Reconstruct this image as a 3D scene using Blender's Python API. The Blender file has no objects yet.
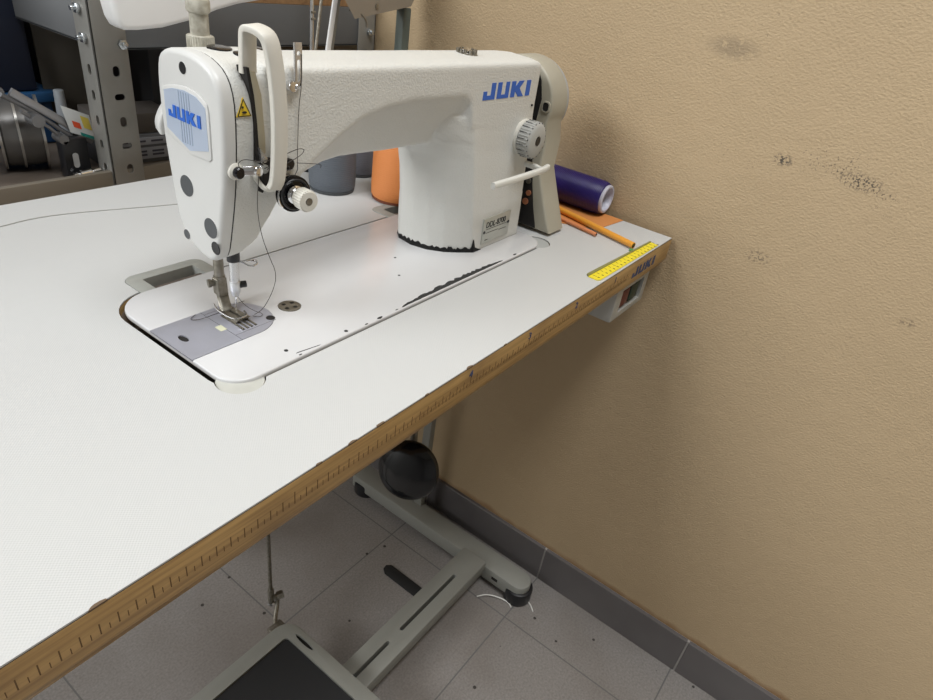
import bpy, bmesh, math, random
from mathutils import Vector, Matrix
random.seed(7)
T = 0.793                      # height of the table top above the floor
PI = math.pi
COL = bpy.context.scene.collection

# ------------------------------------------------------------------ materials
MATS = {}
def mat(name, col, rough=0.5, metal=0.0, bump=None, noise=None, spec=0.5, coat=0.0, emit=None, alpha=None):
    """bump=(scale,strength[,detail]); noise=(scale,amount,(r,g,b)) mixes a second colour in by a noise"""
    if name in MATS: return MATS[name]
    m = bpy.data.materials.new(name); m.use_nodes = True
    nt = m.node_tree; b = nt.nodes['Principled BSDF']
    b.inputs['Base Color'].default_value = (*col, 1)
    b.inputs['Roughness'].default_value = rough
    b.inputs['Metallic'].default_value = metal
    b.inputs['Specular IOR Level'].default_value = spec
    b.inputs['Coat Weight'].default_value = coat
    if emit:
        b.inputs['Emission Color'].default_value = (*emit[0], 1); b.inputs['Emission Strength'].default_value = emit[1]
    tc = nt.nodes.new('ShaderNodeTexCoord')
    geo = nt.nodes.new('ShaderNodeNewGeometry')
    if noise:
        n = nt.nodes.new('ShaderNodeTexNoise'); n.inputs['Scale'].default_value = noise[0]; n.inputs['Detail'].default_value = 6
        nt.links.new(geo.outputs['Position'], n.inputs['Vector'])
        r = nt.nodes.new('ShaderNodeMapRange'); r.inputs['From Min'].default_value = .35; r.inputs['From Max'].default_value = .7
        r.inputs['To Max'].default_value = noise[1]
        nt.links.new(n.outputs['Fac'], r.inputs['Value'])
        mx = nt.nodes.new('ShaderNodeMix'); mx.data_type = 'RGBA'
        mx.inputs['A'].default_value = (*col, 1); mx.inputs['B'].default_value = (*noise[2], 1)
        nt.links.new(r.outputs['Result'], mx.inputs['Factor']); nt.links.new(mx.outputs['Result'], b.inputs['Base Color'])
    if bump:
        n = nt.nodes.new('ShaderNodeTexNoise'); n.inputs['Scale'].default_value = bump[0]
        n.inputs['Detail'].default_value = bump[2] if len(bump) > 2 else 3
        nt.links.new(geo.outputs['Position'], n.inputs['Vector'])
        bp = nt.nodes.new('ShaderNodeBump'); bp.inputs['Strength'].default_value = bump[1]; bp.inputs['Distance'].default_value = .002
        nt.links.new(n.outputs['Fac'], bp.inputs['Height']); nt.links.new(bp.outputs['Normal'], b.inputs['Normal'])
    MATS[name] = m
    return m

PAINT = mat('cream_paint', (.65, .65, .62), .42, bump=(620, .38), noise=(30, .25, (.61, .60, .56)))
PAINTS = mat('cream_paint_smooth', (.60, .60, .585), .38)
BEDP = mat('bed_paint', (.60, .60, .605), .22, noise=(25, .3, (.57, .57, .575)))
COVERP = mat('belt_cover_plastic', (.38, .355, .285), .5, noise=(40, .3, (.34, .315, .25)))
KNOBW = mat('ivory_plastic', (.64, .62, .56), .45)
KNOBD = mat('dirty_ivory', (.50, .48, .41), .5, noise=(180, .8, (.22, .20, .15)))
GREYP = mat('grey_plastic', (.40, .41, .40), .5)
BLACK = mat('black_plastic', (.012, .012, .014), .35)
GLOSSB = mat('gloss_black', (.004, .004, .006), .12)
DARK = mat('dark_gap', (.012, .010, .009), .8)
STEEL = mat('polished_steel', (.62, .62, .62), .25, .75)
STEELB = mat('brushed_steel', (.45, .46, .53), .38, .5, bump=(250, .08), noise=(60, .35, (.38, .38, .42)))
STEELD = mat('worn_steel', (.22, .20, .16), .42, .8, noise=(200, .6, (.40, .38, .34)))
CHROME = mat('chrome', (.75, .75, .76), .08, 1.0)
GALV = mat('galvanised_steel', (.24, .235, .215), .5, .35, noise=(14, .6, (.33, .32, .30)), bump=(90, .05))
GALVD = mat('dark_galvanised', (.20, .205, .21), .5, .3, noise=(9, .6, (.16, .165, .17)))
BLUE = mat('logo_blue', (.022, .12, .52), .4)
NAVY = mat('ink_navy', (.035, .06, .15), .6)
INK = mat('ink_dark', (.15, .085, .035), .8)
YEL = mat('sticker_yellow', (.80, .55, .03), .45)
CHIP = mat('bare_iron', (.035, .035, .035), .6, .3, bump=(300, .6))
ORTH = mat('orange_thread', (.72, .25, .07), .6, bump=(60, .1))
GRTH = mat('slate_thread', (.10, .115, .135), .6)
GRTH2 = mat('grey_thread', (.155, .16, .185), .6)
PUTH = mat('violet_thread', (.012, .006, .085), .34, noise=(45, .6, (.024, .012, .15)))
WOODC = mat('chipboard', (.33, .19, .085), .8, noise=(160, .7, (.18, .09, .04)), bump=(200, .3))

def thread_bump(m, axis, scale):
    nt = m.node_tree; b = nt.nodes['Principled BSDF']
    tc = nt.nodes.new('ShaderNodeTexCoord'); w = nt.nodes.new('ShaderNodeTexWave')
    w.bands_direction = axis; w.inputs['Scale'].default_value = scale; w.inputs['Distortion'].default_value = 1.5; w.inputs['Detail'].default_value = 2; w.inputs['Detail Scale'].default_value = .2
    nt.links.new(tc.outputs['Object'], w.inputs['Vector'])
    bp = nt.nodes.new('ShaderNodeBump'); bp.inputs['Strength'].default_value = .35; bp.inputs['Distance'].default_value = .001
    nt.links.new(w.outputs['Fac'], bp.inputs['Height']); nt.links.new(bp.outputs['Normal'], b.inputs['Normal'])
for _m, _a in ((ORTH, 'Z'), (GRTH, 'Z'), (GRTH2, 'Z'), (PUTH, 'Y')): thread_bump(_m, _a, 120)

def wall_mat():
    m = bpy.data.materials.new('beige_plaster'); m.use_nodes = True; nt = m.node_tree; L = nt.links.new
    b = nt.nodes['Principled BSDF']; b.inputs['Roughness'].default_value = .62; b.inputs['Specular IOR Level'].default_value = .3
    g = nt.nodes.new('ShaderNodeNewGeometry')
    def noise(sc, det=4):
        n = nt.nodes.new('ShaderNodeTexNoise'); n.inputs['Scale'].default_value = sc; n.inputs['Detail'].default_value = det
        L(g.outputs['Position'], n.inputs['Vector']); return n
    n1 = noise(3.0, 5); r1 = nt.nodes.new('ShaderNodeMapRange'); r1.inputs['From Min'].default_value = .4; r1.inputs['From Max'].default_value = .75; r1.inputs['To Max'].default_value = .55
    L(n1.outputs['Fac'], r1.inputs['Value'])
    mx = nt.nodes.new('ShaderNodeMix'); mx.data_type = 'RGBA'; mx.inputs['A'].default_value = (.478, .358, .220, 1); mx.inputs['B'].default_value = (.42, .312, .188, 1)
    L(r1.outputs['Result'], mx.inputs['Factor'])
    last = mx.outputs['Result']
    # grey scuffs and specks with a place of their own on the plaster: (y, z, ry, rz, noise scale, threshold, amount)
    for (y, z, ry, rz, sc, th, am) in ((-.0986, .137, .012, .007, 420, .50, .9), (-.19, .135, .026, .009, 400, .52, .9), (-.165, .143, .03, .006, 380, .58, .8), (-.215, .128, .02, .005, 380, .57, .8), (-.115, .010, .016, .009, 300, .53, .6),
                                       (.005, .247, .030, .012, 120, .35, .30), (-.305, -.006, .010, .005, 300, .50, .5), (-.155, .150, .06, .02, 330, .64, .6),
                                       (-.05, .13, .05, .03, 320, .67, .5), (-.23, .10, .03, .05, 500, .66, .4), (-.02, .28, .04, .03, 220, .66, .3)):
        s = nt.nodes.new('ShaderNodeVectorMath'); s.operation = 'SUBTRACT'; s.inputs[1].default_value = (.013, y, z + T); L(g.outputs['Position'], s.inputs[0])
        d = nt.nodes.new('ShaderNodeVectorMath'); d.operation = 'DIVIDE'; d.inputs[1].default_value = (1, ry, rz); L(s.outputs[0], d.inputs[0])
        ln = nt.nodes.new('ShaderNodeVectorMath'); ln.operation = 'LENGTH'; L(d.outputs[0], ln.inputs[0])
        f = nt.nodes.new('ShaderNodeMapRange'); f.inputs['From Min'].default_value = 1.3; f.inputs['From Max'].default_value = .5; L(ln.outputs['Value'], f.inputs['Value'])
        n = noise(sc, 2); st = nt.nodes.new('ShaderNodeMapRange'); st.inputs['From Min'].default_value = th; st.inputs['From Max'].default_value = th + .05; L(n.outputs['Fac'], st.inputs['Value'])
        mu = nt.nodes.new('ShaderNodeMath'); mu.operation = 'MULTIPLY'; L(f.outputs['Result'], mu.inputs[0]); L(st.outputs['Result'], mu.inputs[1])
        m2 = nt.nodes.new('ShaderNodeMath'); m2.operation = 'MULTIPLY'; L(mu.outputs[0], m2.inputs[0]); m2.inputs[1].default_value = am
        mm = nt.nodes.new('ShaderNodeMix'); mm.data_type = 'RGBA'; L(last, mm.inputs['A']); mm.inputs['B'].default_value = (.07, .06, .05, 1); L(m2.outputs[0], mm.inputs['Factor'])
        last = mm.outputs['Result']
    # brown run of old paint along the top of the skirting
    sz = nt.nodes.new('ShaderNodeSeparateXYZ'); L(g.outputs['Position'], sz.inputs[0]); nz = noise(22, 4)
    mz = nt.nodes.new('ShaderNodeMath'); mz.operation = 'MULTIPLY_ADD'; L(nz.outputs['Fac'], mz.inputs[0]); mz.inputs[1].default_value = -.022; L(sz.outputs['Z'], mz.inputs[2])
    rz_ = nt.nodes.new('ShaderNodeMapRange'); rz_.inputs['From Min'].default_value = .090; rz_.inputs['From Max'].default_value = .078; rz_.inputs['To Max'].default_value = .75; L(mz.outputs[0], rz_.inputs['Value'])
    mm = nt.nodes.new('ShaderNodeMix'); mm.data_type = 'RGBA'; L(last, mm.inputs['A']); mm.inputs['B'].default_value = (.27, .145, .065, 1); L(rz_.outputs['Result'], mm.inputs['Factor']); last = mm.outputs['Result']
    L(last, b.inputs['Base Color'])
    h1 = noise(310, 6); h2 = noise(45, 3)
    mp = nt.nodes.new('ShaderNodeMapping'); mp.inputs['Scale'].default_value = (1, .85, 1.2); mp.inputs['Rotation'].default_value = (.5, 0, 0)
    L(g.outputs['Position'], mp.inputs['Vector']); L(mp.outputs['Vector'], h1.inputs['Vector'])
    ad = nt.nodes.new('ShaderNodeMath'); ad.operation = 'MULTIPLY_ADD'; L(h2.outputs['Fac'], ad.inputs[0]); ad.inputs[1].default_value = .9; L(h1.outputs['Fac'], ad.inputs[2])
    bp = nt.nodes.new('ShaderNodeBump'); bp.inputs['Strength'].default_value = .5; bp.inputs['Distance'].default_value = .0022
    L(ad.outputs[0], bp.inputs['Height']); L(bp.outputs['Normal'], b.inputs['Normal'])
    return m
WALL = wall_mat()

def floor_mat():
    m = bpy.data.materials.new('grey_floor_tile'); m.use_nodes = True; nt = m.node_tree; L = nt.links.new
    b = nt.nodes['Principled BSDF']; b.inputs['Roughness'].default_value = .5
    g = nt.nodes.new('ShaderNodeNewGeometry'); sp = nt.nodes.new('ShaderNodeSeparateXYZ'); L(g.outputs['Position'], sp.inputs[0])
    def grid(out, off, per):
        a = nt.nodes.new('ShaderNodeMath'); a.operation = 'ADD'; L(out, a.inputs[0]); a.inputs[1].default_value = off + per * 20 + per / 2
        mo = nt.nodes.new('ShaderNodeMath'); mo.operation = 'MODULO'; L(a.outputs[0], mo.inputs[0]); mo.inputs[1].default_value = per
        s = nt.nodes.new('ShaderNodeMath'); s.operation = 'SUBTRACT'; L(mo.outputs[0], s.inputs[0]); s.inputs[1].default_value = per / 2
        ab = nt.nodes.new('ShaderNodeMath'); ab.operation = 'ABSOLUTE'; L(s.outputs[0], ab.inputs[0])
        lt = nt.nodes.new('ShaderNodeMath'); lt.operation = 'LESS_THAN'; L(ab.outputs[0], lt.inputs[0]); lt.inputs[1].default_value = .0013
        return lt.outputs[0]
    gx = grid(sp.outputs['X'], .12, .2975); gy = grid(sp.outputs['Y'], -.05, .302)
    mxg = nt.nodes.new('ShaderNodeMath'); mxg.operation = 'MAXIMUM'; L(gx, mxg.inputs[0]); L(gy, mxg.inputs[1])
    n = nt.nodes.new('ShaderNodeTexNoise'); n.inputs['Scale'].default_value = 260; n.inputs['Detail'].default_value = 2; L(g.outputs['Position'], n.inputs['Vector'])
    n2 = nt.nodes.new('ShaderNodeTexNoise'); n2.inputs['Scale'].default_value = 5; n2.inputs['Detail'].default_value = 5; L(g.outputs['Position'], n2.inputs['Vector'])
    cr = nt.nodes.new('ShaderNodeMix'); cr.data_type = 'RGBA'; cr.inputs['A'].default_value = (.155, .140, .130, 1); cr.inputs['B'].default_value = (.35, .325, .305, 1); L(n.outputs['Fac'], cr.inputs['Factor'])
    c2 = nt.nodes.new('ShaderNodeMix'); c2.data_type = 'RGBA'; c2.inputs['B'].default_value = (.17, .145, .125, 1); L(cr.outputs['Result'], c2.inputs['A'])
    rr = nt.nodes.new('ShaderNodeMapRange'); rr.inputs['From Min'].default_value = .45; rr.inputs['From Max'].default_value = .7; rr.inputs['To Max'].default_value = .6; L(n2.outputs['Fac'], rr.inputs['Value']); L(rr.outputs['Result'], c2.inputs['Factor'])
    c3 = nt.nodes.new('ShaderNodeMix'); c3.data_type = 'RGBA'; c3.inputs['B'].default_value = (.14, .135, .13, 1); L(c2.outputs['Result'], c3.inputs['A']); L(mxg.outputs[0], c3.inputs['Factor'])
    # dark crumbs and spots
    v = nt.nodes.new('ShaderNodeTexVoronoi'); v.inputs['Scale'].default_value = 22; v.inputs['Randomness'].default_value = 1; L(g.outputs['Position'], v.inputs['Vector'])
    lt = nt.nodes.new('ShaderNodeMath'); lt.operation = 'LESS_THAN'; L(v.outputs['Distance'], lt.inputs[0]); lt.inputs[1].default_value = .07
    c4 = nt.nodes.new('ShaderNodeMix'); c4.data_type = 'RGBA'; c4.inputs['B'].default_value = (.04, .035, .03, 1); L(c3.outputs['Result'], c4.inputs['A']); L(lt.outputs[0], c4.inputs['Factor'])
    L(c4.outputs['Result'], b.inputs['Base Color'])
    bp = nt.nodes.new('ShaderNodeBump'); bp.inputs['Strength'].default_value = .25; bp.inputs['Distance'].default_value = .001; bp.invert = True
    L(mxg.outputs[0], bp.inputs['Height']); L(bp.outputs['Normal'], b.inputs['Normal'])
    return m

def laminate_mat():
    m = bpy.data.materials.new('white_laminate'); m.use_nodes = True; nt = m.node_tree; L = nt.links.new
    b = nt.nodes['Principled BSDF']; b.inputs['Roughness'].default_value = .42
    g = nt.nodes.new('ShaderNodeNewGeometry')
    n = nt.nodes.new('ShaderNodeTexNoise'); n.inputs['Scale'].default_value = 6; n.inputs['Detail'].default_value = 5; L(g.outputs['Position'], n.inputs['Vector'])
    mx = nt.nodes.new('ShaderNodeMix'); mx.data_type = 'RGBA'; mx.inputs['A'].default_value = (.545, .55, .545, 1); mx.inputs['B'].default_value = (.515, .52, .515, 1); L(n.outputs['Fac'], mx.inputs['Factor'])
    v = nt.nodes.new('ShaderNodeTexVoronoi'); v.inputs['Scale'].default_value = 9; L(g.outputs['Position'], v.inputs['Vector'])
    lt = nt.nodes.new('ShaderNodeMath'); lt.operation = 'LESS_THAN'; L(v.outputs['Distance'], lt.inputs[0]); lt.inputs[1].default_value = .016
    c4 = nt.nodes.new('ShaderNodeMix'); c4.data_type = 'RGBA'; c4.inputs['B'].default_value = (.12, .10, .08, 1); L(mx.outputs['Result'], c4.inputs['A']); L(lt.outputs[0], c4.inputs['Factor'])
    L(c4.outputs['Result'], b.inputs['Base Color'])
    # fine embossed grain in a small grid
    sp = nt.nodes.new('ShaderNodeSeparateXYZ'); L(g.outputs['Position'], sp.inputs[0])
    def sn(o):
        a = nt.nodes.new('ShaderNodeMath'); a.operation = 'MULTIPLY'; L(o, a.inputs[0]); a.inputs[1].default_value = 2 * PI / .0022
        s = nt.nodes.new('ShaderNodeMath'); s.operation = 'SINE'; L(a.outputs[0], s.inputs[0]); return s.outputs[0]
    mu = nt.nodes.new('ShaderNodeMath'); mu.operation = 'MULTIPLY'; L(sn(sp.outputs['X']), mu.inputs[0]); L(sn(sp.outputs['Y']), mu.inputs[1])
    bp = nt.nodes.new('ShaderNodeBump'); bp.inputs['Strength'].default_value = .18; bp.inputs['Distance'].default_value = .0003
    L(mu.outputs[0], bp.inputs['Height']); L(bp.outputs['Normal'], b.inputs['Normal'])
    return m

def wood_mat():
    m = bpy.data.materials.new('varnished_beech'); m.use_nodes = True; nt = m.node_tree; L = nt.links.new
    b = nt.nodes['Principled BSDF']; b.inputs['Roughness'].default_value = .38
    g = nt.nodes.new('ShaderNodeNewGeometry')
    mp = nt.nodes.new('ShaderNodeMapping'); mp.inputs['Scale'].default_value = (9, 160, 260); L(g.outputs['Position'], mp.inputs['Vector'])
    n = nt.nodes.new('ShaderNodeTexNoise'); n.inputs['Scale'].default_value = 1; n.inputs['Detail'].default_value = 6; n.inputs['Distortion'].default_value = .6; L(mp.outputs['Vector'], n.inputs['Vector'])
    r = nt.nodes.new('ShaderNodeValToRGB'); e = r.color_ramp.elements
    e[0].position = .32; e[0].color = (.38, .225, .080, 1); e[1].position = .62; e[1].color = (.60, .385, .150, 1)
    L(n.outputs['Fac'], r.inputs['Fac'])
    n2 = nt.nodes.new('ShaderNodeTexNoise'); n2.inputs['Scale'].default_value = 18; n2.inputs['Detail'].default_value = 4; L(g.outputs['Position'], n2.inputs['Vector'])
    rr = nt.nodes.new('ShaderNodeMapRange'); rr.inputs['From Min'].default_value = .5; rr.inputs['From Max'].default_value = .75; rr.inputs['To Max'].default_value = .45; L(n2.outputs['Fac'], rr.inputs['Value'])
    mx = nt.nodes.new('ShaderNodeMix'); mx.data_type = 'RGBA'; L(r.outputs['Color'], mx.inputs['A']); mx.inputs['B'].default_value = (.19, .11, .055, 1); L(rr.outputs['Result'], mx.inputs['Factor'])
    L(mx.outputs['Result'], b.inputs['Base Color'])
    return m
WOOD = wood_mat(); LAM = laminate_mat()

# ------------------------------------------------------------------ mesh helpers (every bm in table coordinates: z = 0 at the table top)
def hull(pts):
    bm = bmesh.new(); vs = [bm.verts.new(p) for p in pts]
    r = bmesh.ops.convex_hull(bm, input=vs)
    dead = [v for v in bm.verts if not v.link_faces]
    for v in dead: bm.verts.remove(v)
    bmesh.ops.recalc_face_normals(bm, faces=bm.faces); return bm
def bev(bm, w, seg=2, ang=25):
    if w <= 0: return bm
    es = [e for e in bm.edges if len(e.link_faces) == 2 and e.calc_face_angle() > math.radians(ang)]
    bmesh.ops.bevel(bm, geom=es, offset=w, segments=seg, affect='EDGES', profile=.5, clamp_overlap=True); return bm
def box(x0, x1, y0, y1, z0, z1, b=0.0, seg=2):
    bm = bmesh.new(); bmesh.ops.create_cube(bm, size=1)
    for v in bm.verts: v.co = Vector(((x0 + x1) / 2 + v.co.x * (x1 - x0), (y0 + y1) / 2 + v.co.y * (y1 - y0), (z0 + z1) / 2 + v.co.z * (z1 - z0)))
    return bev(bm, b, seg)
def prism(pts, axis, a0, a1, b=0.0, seg=2, ang=25):
    """outline of 2D points extruded along an axis; x:(y,z) y:(x,z) z:(x,y)"""
    f = {'x': lambda p, a: (a, p[0], p[1]), 'y': lambda p, a: (p[0], a, p[1]), 'z': lambda p, a: (p[0], p[1], a)}[axis]
    bm = bmesh.new(); n = len(pts)
    A = [bm.verts.new(f(p, a0)) for p in pts]; B = [bm.verts.new(f(p, a1)) for p in pts]
    bm.faces.new(A); bm.faces.new(B[::-1])
    for i in range(n): bm.faces.new((A[i], B[i], B[(i + 1) % n], A[(i + 1) % n]))
    bmesh.ops.recalc_face_normals(bm, faces=bm.faces); return bev(bm, b, seg, ang)
def loft(rings, caps=True):
    bm = bmesh.new(); R = [[bm.verts.new(p) for p in r] for r in rings]; n = len(R[0])
    for a, b in zip(R, R[1:]):
        for i in range(n): bm.faces.new((a[i], a[(i + 1) % n], b[(i + 1) % n], b[i]))
    if caps: bm.faces.new(R[0]); bm.faces.new(R[-1][::-1])
    bmesh.ops.recalc_face_normals(bm, faces=bm.faces); return bm
def frame_of(d):
    d = Vector(d).normalized(); u = Vector((0, 0, 1)) if abs(d.z) < .9 else Vector((1, 0, 0))
    a = d.cross(u).normalized(); return a, d.cross(a).normalized()
def cyl(p0, p1, r0, r1=None, seg=32, b=0.0):
    p0, p1 = Vector(p0), Vector(p1); r1 = r0 if r1 is None else r1
    a, c = frame_of(p1 - p0)
    ring = lambda p, r: [p + (a * math.cos(t) + c * math.sin(t)) * r for t in [2 * PI * i / seg for i in range(seg)]]
    return bev(loft([ring(p0, r0), ring(p1, r1)]), b, 2, 50)
def lathe(prof, p0, d, seg=48, caps=True):
    """prof: list of (distance along axis, radius)"""
    p0 = Vector(p0); d = Vector(d).normalized(); a, c = frame_of(d)
    return loft([[p0 + d * s + (a * math.cos(2 * PI * i / seg) + c * math.sin(2 * PI * i / seg)) * max(r, 1e-5) for i in range(seg)] for s, r in prof], caps)
def tube(path, r, seg=10, smooth=3):
    P = [Vector(p) for p in path]
    for _ in range(smooth):
        if len(P) < 3: break
        Q = [P[0]]
        for a, b in zip(P, P[1:]): Q += [a * .75 + b * .25, a * .25 + b * .75]
        P = Q + [P[-1]]
    rings = []; up = None
    for i, p in enumerate(P):
        t = (P[min(i + 1, len(P) - 1)] - P[max(i - 1, 0)]).normalized()
        if up is None: up, _ = frame_of(t)
        up = (up - t * up.dot(t)).normalized(); w = t.cross(up)
        rings.append([p + (up * math.cos(2 * PI * k / seg) + w * math.sin(2 * PI * k / seg)) * r for k in range(seg)])
    return loft(rings)
def strap(path, w, t, wdir, b=.001, smooth=2):
    """flat bar swept along a path; w along wdir; w, t may be lists per point"""
    P = [Vector(p) for p in path]
    for _ in range(smooth):
        Q = [P[0]]
        for a, c in zip(P, P[1:]): Q += [a * .75 + c * .25, a * .25 + c * .75]
        P = Q + [P[-1]]
    wd = Vector(wdir).normalized(); rings = []
    for i, p in enumerate(P):
        tg = (P[min(i + 1, len(P) - 1)] - P[max(i - 1, 0)]).normalized()
        ww = (wd - tg * wd.dot(tg)).normalized(); nn = tg.cross(ww)
        cs = []
        for sx, sy in ((1, 1), (-1, 1), (-1, -1), (1, -1)):
            cx, cy = sx * (w / 2 - b), sy * (t / 2 - b)
            a0 = math.atan2(sy, sx)
            for k in (-1, 0, 1): cs.append(p + ww * (cx + b * math.cos(a0 + k * .6)) + nn * (cy + b * math.sin(a0 + k * .6)))
        rings.append(sorted(cs, key=lambda q: math.atan2((q - p).dot(nn), (q - p).dot(ww))))
    return loft(rings)
def rrect(x0, x1, y0, y1, r, seg=8):
    rs = r if isinstance(r, (list, tuple)) else [r] * 4
    out = []
    for (cx, cy, a0), rr in zip((((x1), (y1), 0), ((x0), (y1), PI / 2), ((x0), (y0), PI), ((x1), (y0), 1.5 * PI)), rs):
        sx = 1 if cx == x1 else -1; sy = 1 if cy == y1 else -1
        for k in range(seg + 1):
            a = a0 + PI / 2 * k / seg; out.append((cx - sx * rr + rr * math.cos(a), cy - sy * rr + rr * math.sin(a)))
    return out
def rot(bm, axis, ang, c):
    bmesh.ops.rotate(bm, verts=bm.verts, cent=Vector(c), matrix=Matrix.Rotation(ang, 3, axis)); return bm
def merge(bms):
    out = bmesh.new()
    for b in bms:
        me = bpy.data.meshes.new('t'); b.to_mesh(me); out.from_mesh(me); bpy.data.meshes.remove(me); b.free()
    return out
def mods(bm, setup):
    me = bpy.data.meshes.new('t'); bm.to_mesh(me); bm.free(); ob = bpy.data.objects.new('t', me); COL.objects.link(ob)
    setup(ob); dg = bpy.context.evaluated_depsgraph_get(); m2 = bpy.data.meshes.new_from_object(ob.evaluated_get(dg))
    out = bmesh.new(); out.from_mesh(m2); bpy.data.objects.remove(ob); bpy.data.meshes.remove(m2); bpy.data.meshes.remove(me); return out
def fuse(bms, voxel=.0015, it=6, fac=.5):
    def s(o):
        r = o.modifiers.new('r', 'REMESH'); r.mode = 'VOXEL'; r.voxel_size = voxel
        k = o.modifiers.new('s', 'SMOOTH'); k.iterations = it; k.factor = fac
    return mods(merge(bms), s)
def cut(bm, cutters):
    obs = []
    for c in cutters:
        me = bpy.data.meshes.new('c'); c.to_mesh(me); c.free(); o = bpy.data.objects.new('c', me); COL.objects.link(o); obs.append(o)
    def s(o):
        for c in obs:
            m = o.modifiers.new('b', 'BOOLEAN'); m.object = c; m.operation = 'DIFFERENCE'; m.solver = 'EXACT'
    r = mods(bm, s)
    for o in obs: bpy.data.objects.remove(o)
    return r

# ------------------------------------------------------------------ scene helpers
def thing(name, label, cat, o, group=None):
    e = bpy.data.objects.new(name, None); COL.objects.link(e); e.location = (o[0], o[1], o[2] + T); e.empty_display_size = .02
    e['label'] = label; e['category'] = cat
    if group: e['group'] = group
    return e
def part(name, bms, m, parent=None, label=None, smooth=True, ang=35, o=None):
    bm = merge(bms) if isinstance(bms, (list, tuple)) else bms
    if parent is None:
        if o is None:
            xs = [v.co for v in bm.verts]; o = (sum(v.x for v in xs) / len(xs), sum(v.y for v in xs) / len(xs), min(v.z for v in xs))
        W = Vector((o[0], o[1], o[2] + T))
    else:
        W = Vector((0, 0, 0)); p = parent
        while p: W = W + p.location; p = p.parent
    for v in bm.verts: v.co = v.co + Vector((0, 0, T)) - W
    me = bpy.data.meshes.new(name); bm.to_mesh(me); bm.free()
    me.materials.append(m)
    if smooth:
        for p in me.polygons: p.use_smooth = True
        try: me.set_sharp_from_angle(angle=math.radians(ang))
        except Exception: pass
    ob = bpy.data.objects.new(name, me); COL.objects.link(ob)
    if parent: ob.parent = parent
    else: ob.location = W
    if label: ob['label'] = label
    return ob
def single(name, bms, m, label, cat, group=None, **k):
    o = part(name, bms, m, None, **k); o['label'] = label; o['category'] = cat
    if group: o['group'] = group
    return o
def struct(name, bms, m, **k):
    o = part(name, bms, m, None, **k); o['kind'] = 'structure'; return o

from mathutils.bvhtree import BVHTree
BODY = {}
def body_y(x, z, fallback=.148):
    h = BODY['t'].ray_cast(Vector((x, -.5, z)), Vector((0, 1, 0)))
    return h[0].y if h[0] is not None else fallback
def body_top(x, y):
    h = BODY['t'].ray_cast(Vector((x, y, .5)), Vector((0, 0, -1)))
    return h[0].z - .0002 if h[0] is not None else .22
def drape(bm, lift=.0002, ref=.148):
    """lay a flat bm modelled at y = ref on the casting"""
    for v in bm.verts: v.co.y = body_y(v.co.x, v.co.z) - lift + (v.co.y - ref)
    return bm

def juki(place, h, w, depth):
    """the four blue letters as flat prisms; place(u, v, d) maps letter coordinates to space"""
    L = [[(0, 0), (.84, 0), (.84, 1), (.54, 1), (.54, .26), (.26, .26), (.26, .52), (0, .52)],
         [(1.0, 0), (1.88, 0), (1.88, 1), (1.60, 1), (1.60, .24), (1.30, .24), (1.30, 1), (1.0, 1)],
         [(2.04, 0), (2.36, 0), (2.36, .38), (2.66, 0), (3.08, 0), (2.70, .54), (3.02, 1), (2.62, 1), (2.36, .64), (2.36, 1), (2.04, 1)],
         [(3.24, 0), (3.58, 0), (3.58, 1), (3.24, 1)]]
    out = []
    for poly in L:
        bm = bmesh.new(); n = len(poly)
        A = [bm.verts.new(place(x / 3.58 * w, y * h, 0)) for x, y in poly]; B = [bm.verts.new(place(x / 3.58 * w, y * h, depth)) for x, y in poly]
        bm.faces.new(A); bm.faces.new(B[::-1])
        for i in range(n): bm.faces.new((A[i], B[i], B[(i + 1) % n], A[(i + 1) % n]))
        bmesh.ops.recalc_face_normals(bm, faces=bm.faces); bm.normal_update(); bmesh.ops.triangulate(bm, faces=bm.faces[:], ngon_method='EAR_CLIP'); out.append(bm)
    return out
def text(s, place, h, wscale=1.0, ext=.0002):
    cu = bpy.data.curves.new('t', 'FONT'); cu.body = s; cu.size = h * 1.4; cu.extrude = ext
    o = bpy.data.objects.new('t', cu); COL.objects.link(o); dg = bpy.context.evaluated_depsgraph_get()
    me = bpy.data.meshes.new_from_object(o.evaluated_get(dg)); bm = bmesh.new(); bm.from_mesh(me)
    for v in bm.verts: v.co = Vector(place(v.co.x * wscale, v.co.y, v.co.z + ext))
    bpy.data.objects.remove(o); bpy.data.meshes.remove(me); return bm

# ================================================================== THE ROOM
FL = floor_mat()
struct('floor', box(-4.8, .10, -2.6, 2.6, -T - .05, -T), FL, smooth=False)
struct('wall_right', box(.013, .11, -2.6, 2.6, -T, 1.9), WALL, smooth=False)
PL = mat('dull_plaster', (.33, .33, .32), .8)
struct('wall_back', box(-4.8, .013, 2.5, 2.6, -T, 1.9), mat('dim_plaster', (.27, .25, .22), .8), smooth=False)
struct('wall_left', box(-4.9, -4.8, -2.6, 2.6, -T, 1.9), PL, smooth=False)
struct('wall_front', box(-4.8, .013, -2.7, -2.6, -T, 1.9), PL, smooth=False)
struct('ceiling', box(-4.9, .11, -2.7, 2.6, 1.9, 1.95), mat('ceiling_white', (.72, .72, .70), .8), smooth=False)
BT = mat('dark_skirting_tile', (.115, .105, .105), .35, noise=(9, .6, (.15, .14, .138)))
bb = []; y = 1.556
ys = [.0505 + .308 * k for k in range(7, -9, -1)]
for a, b_ in zip(ys, ys[1:]): bb.append(box(.005, .0128, b_ + .0017, a - .0017, -T, -T + .088, .0008, 1))
struct('baseboard_right', bb, BT, smooth=False)
struct('trim_1', box(.0075, .0129, -2.6, 2.45, -T, -T + .0875), mat('pale_grout', (.36, .34, .32), .8), smooth=False)

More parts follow.
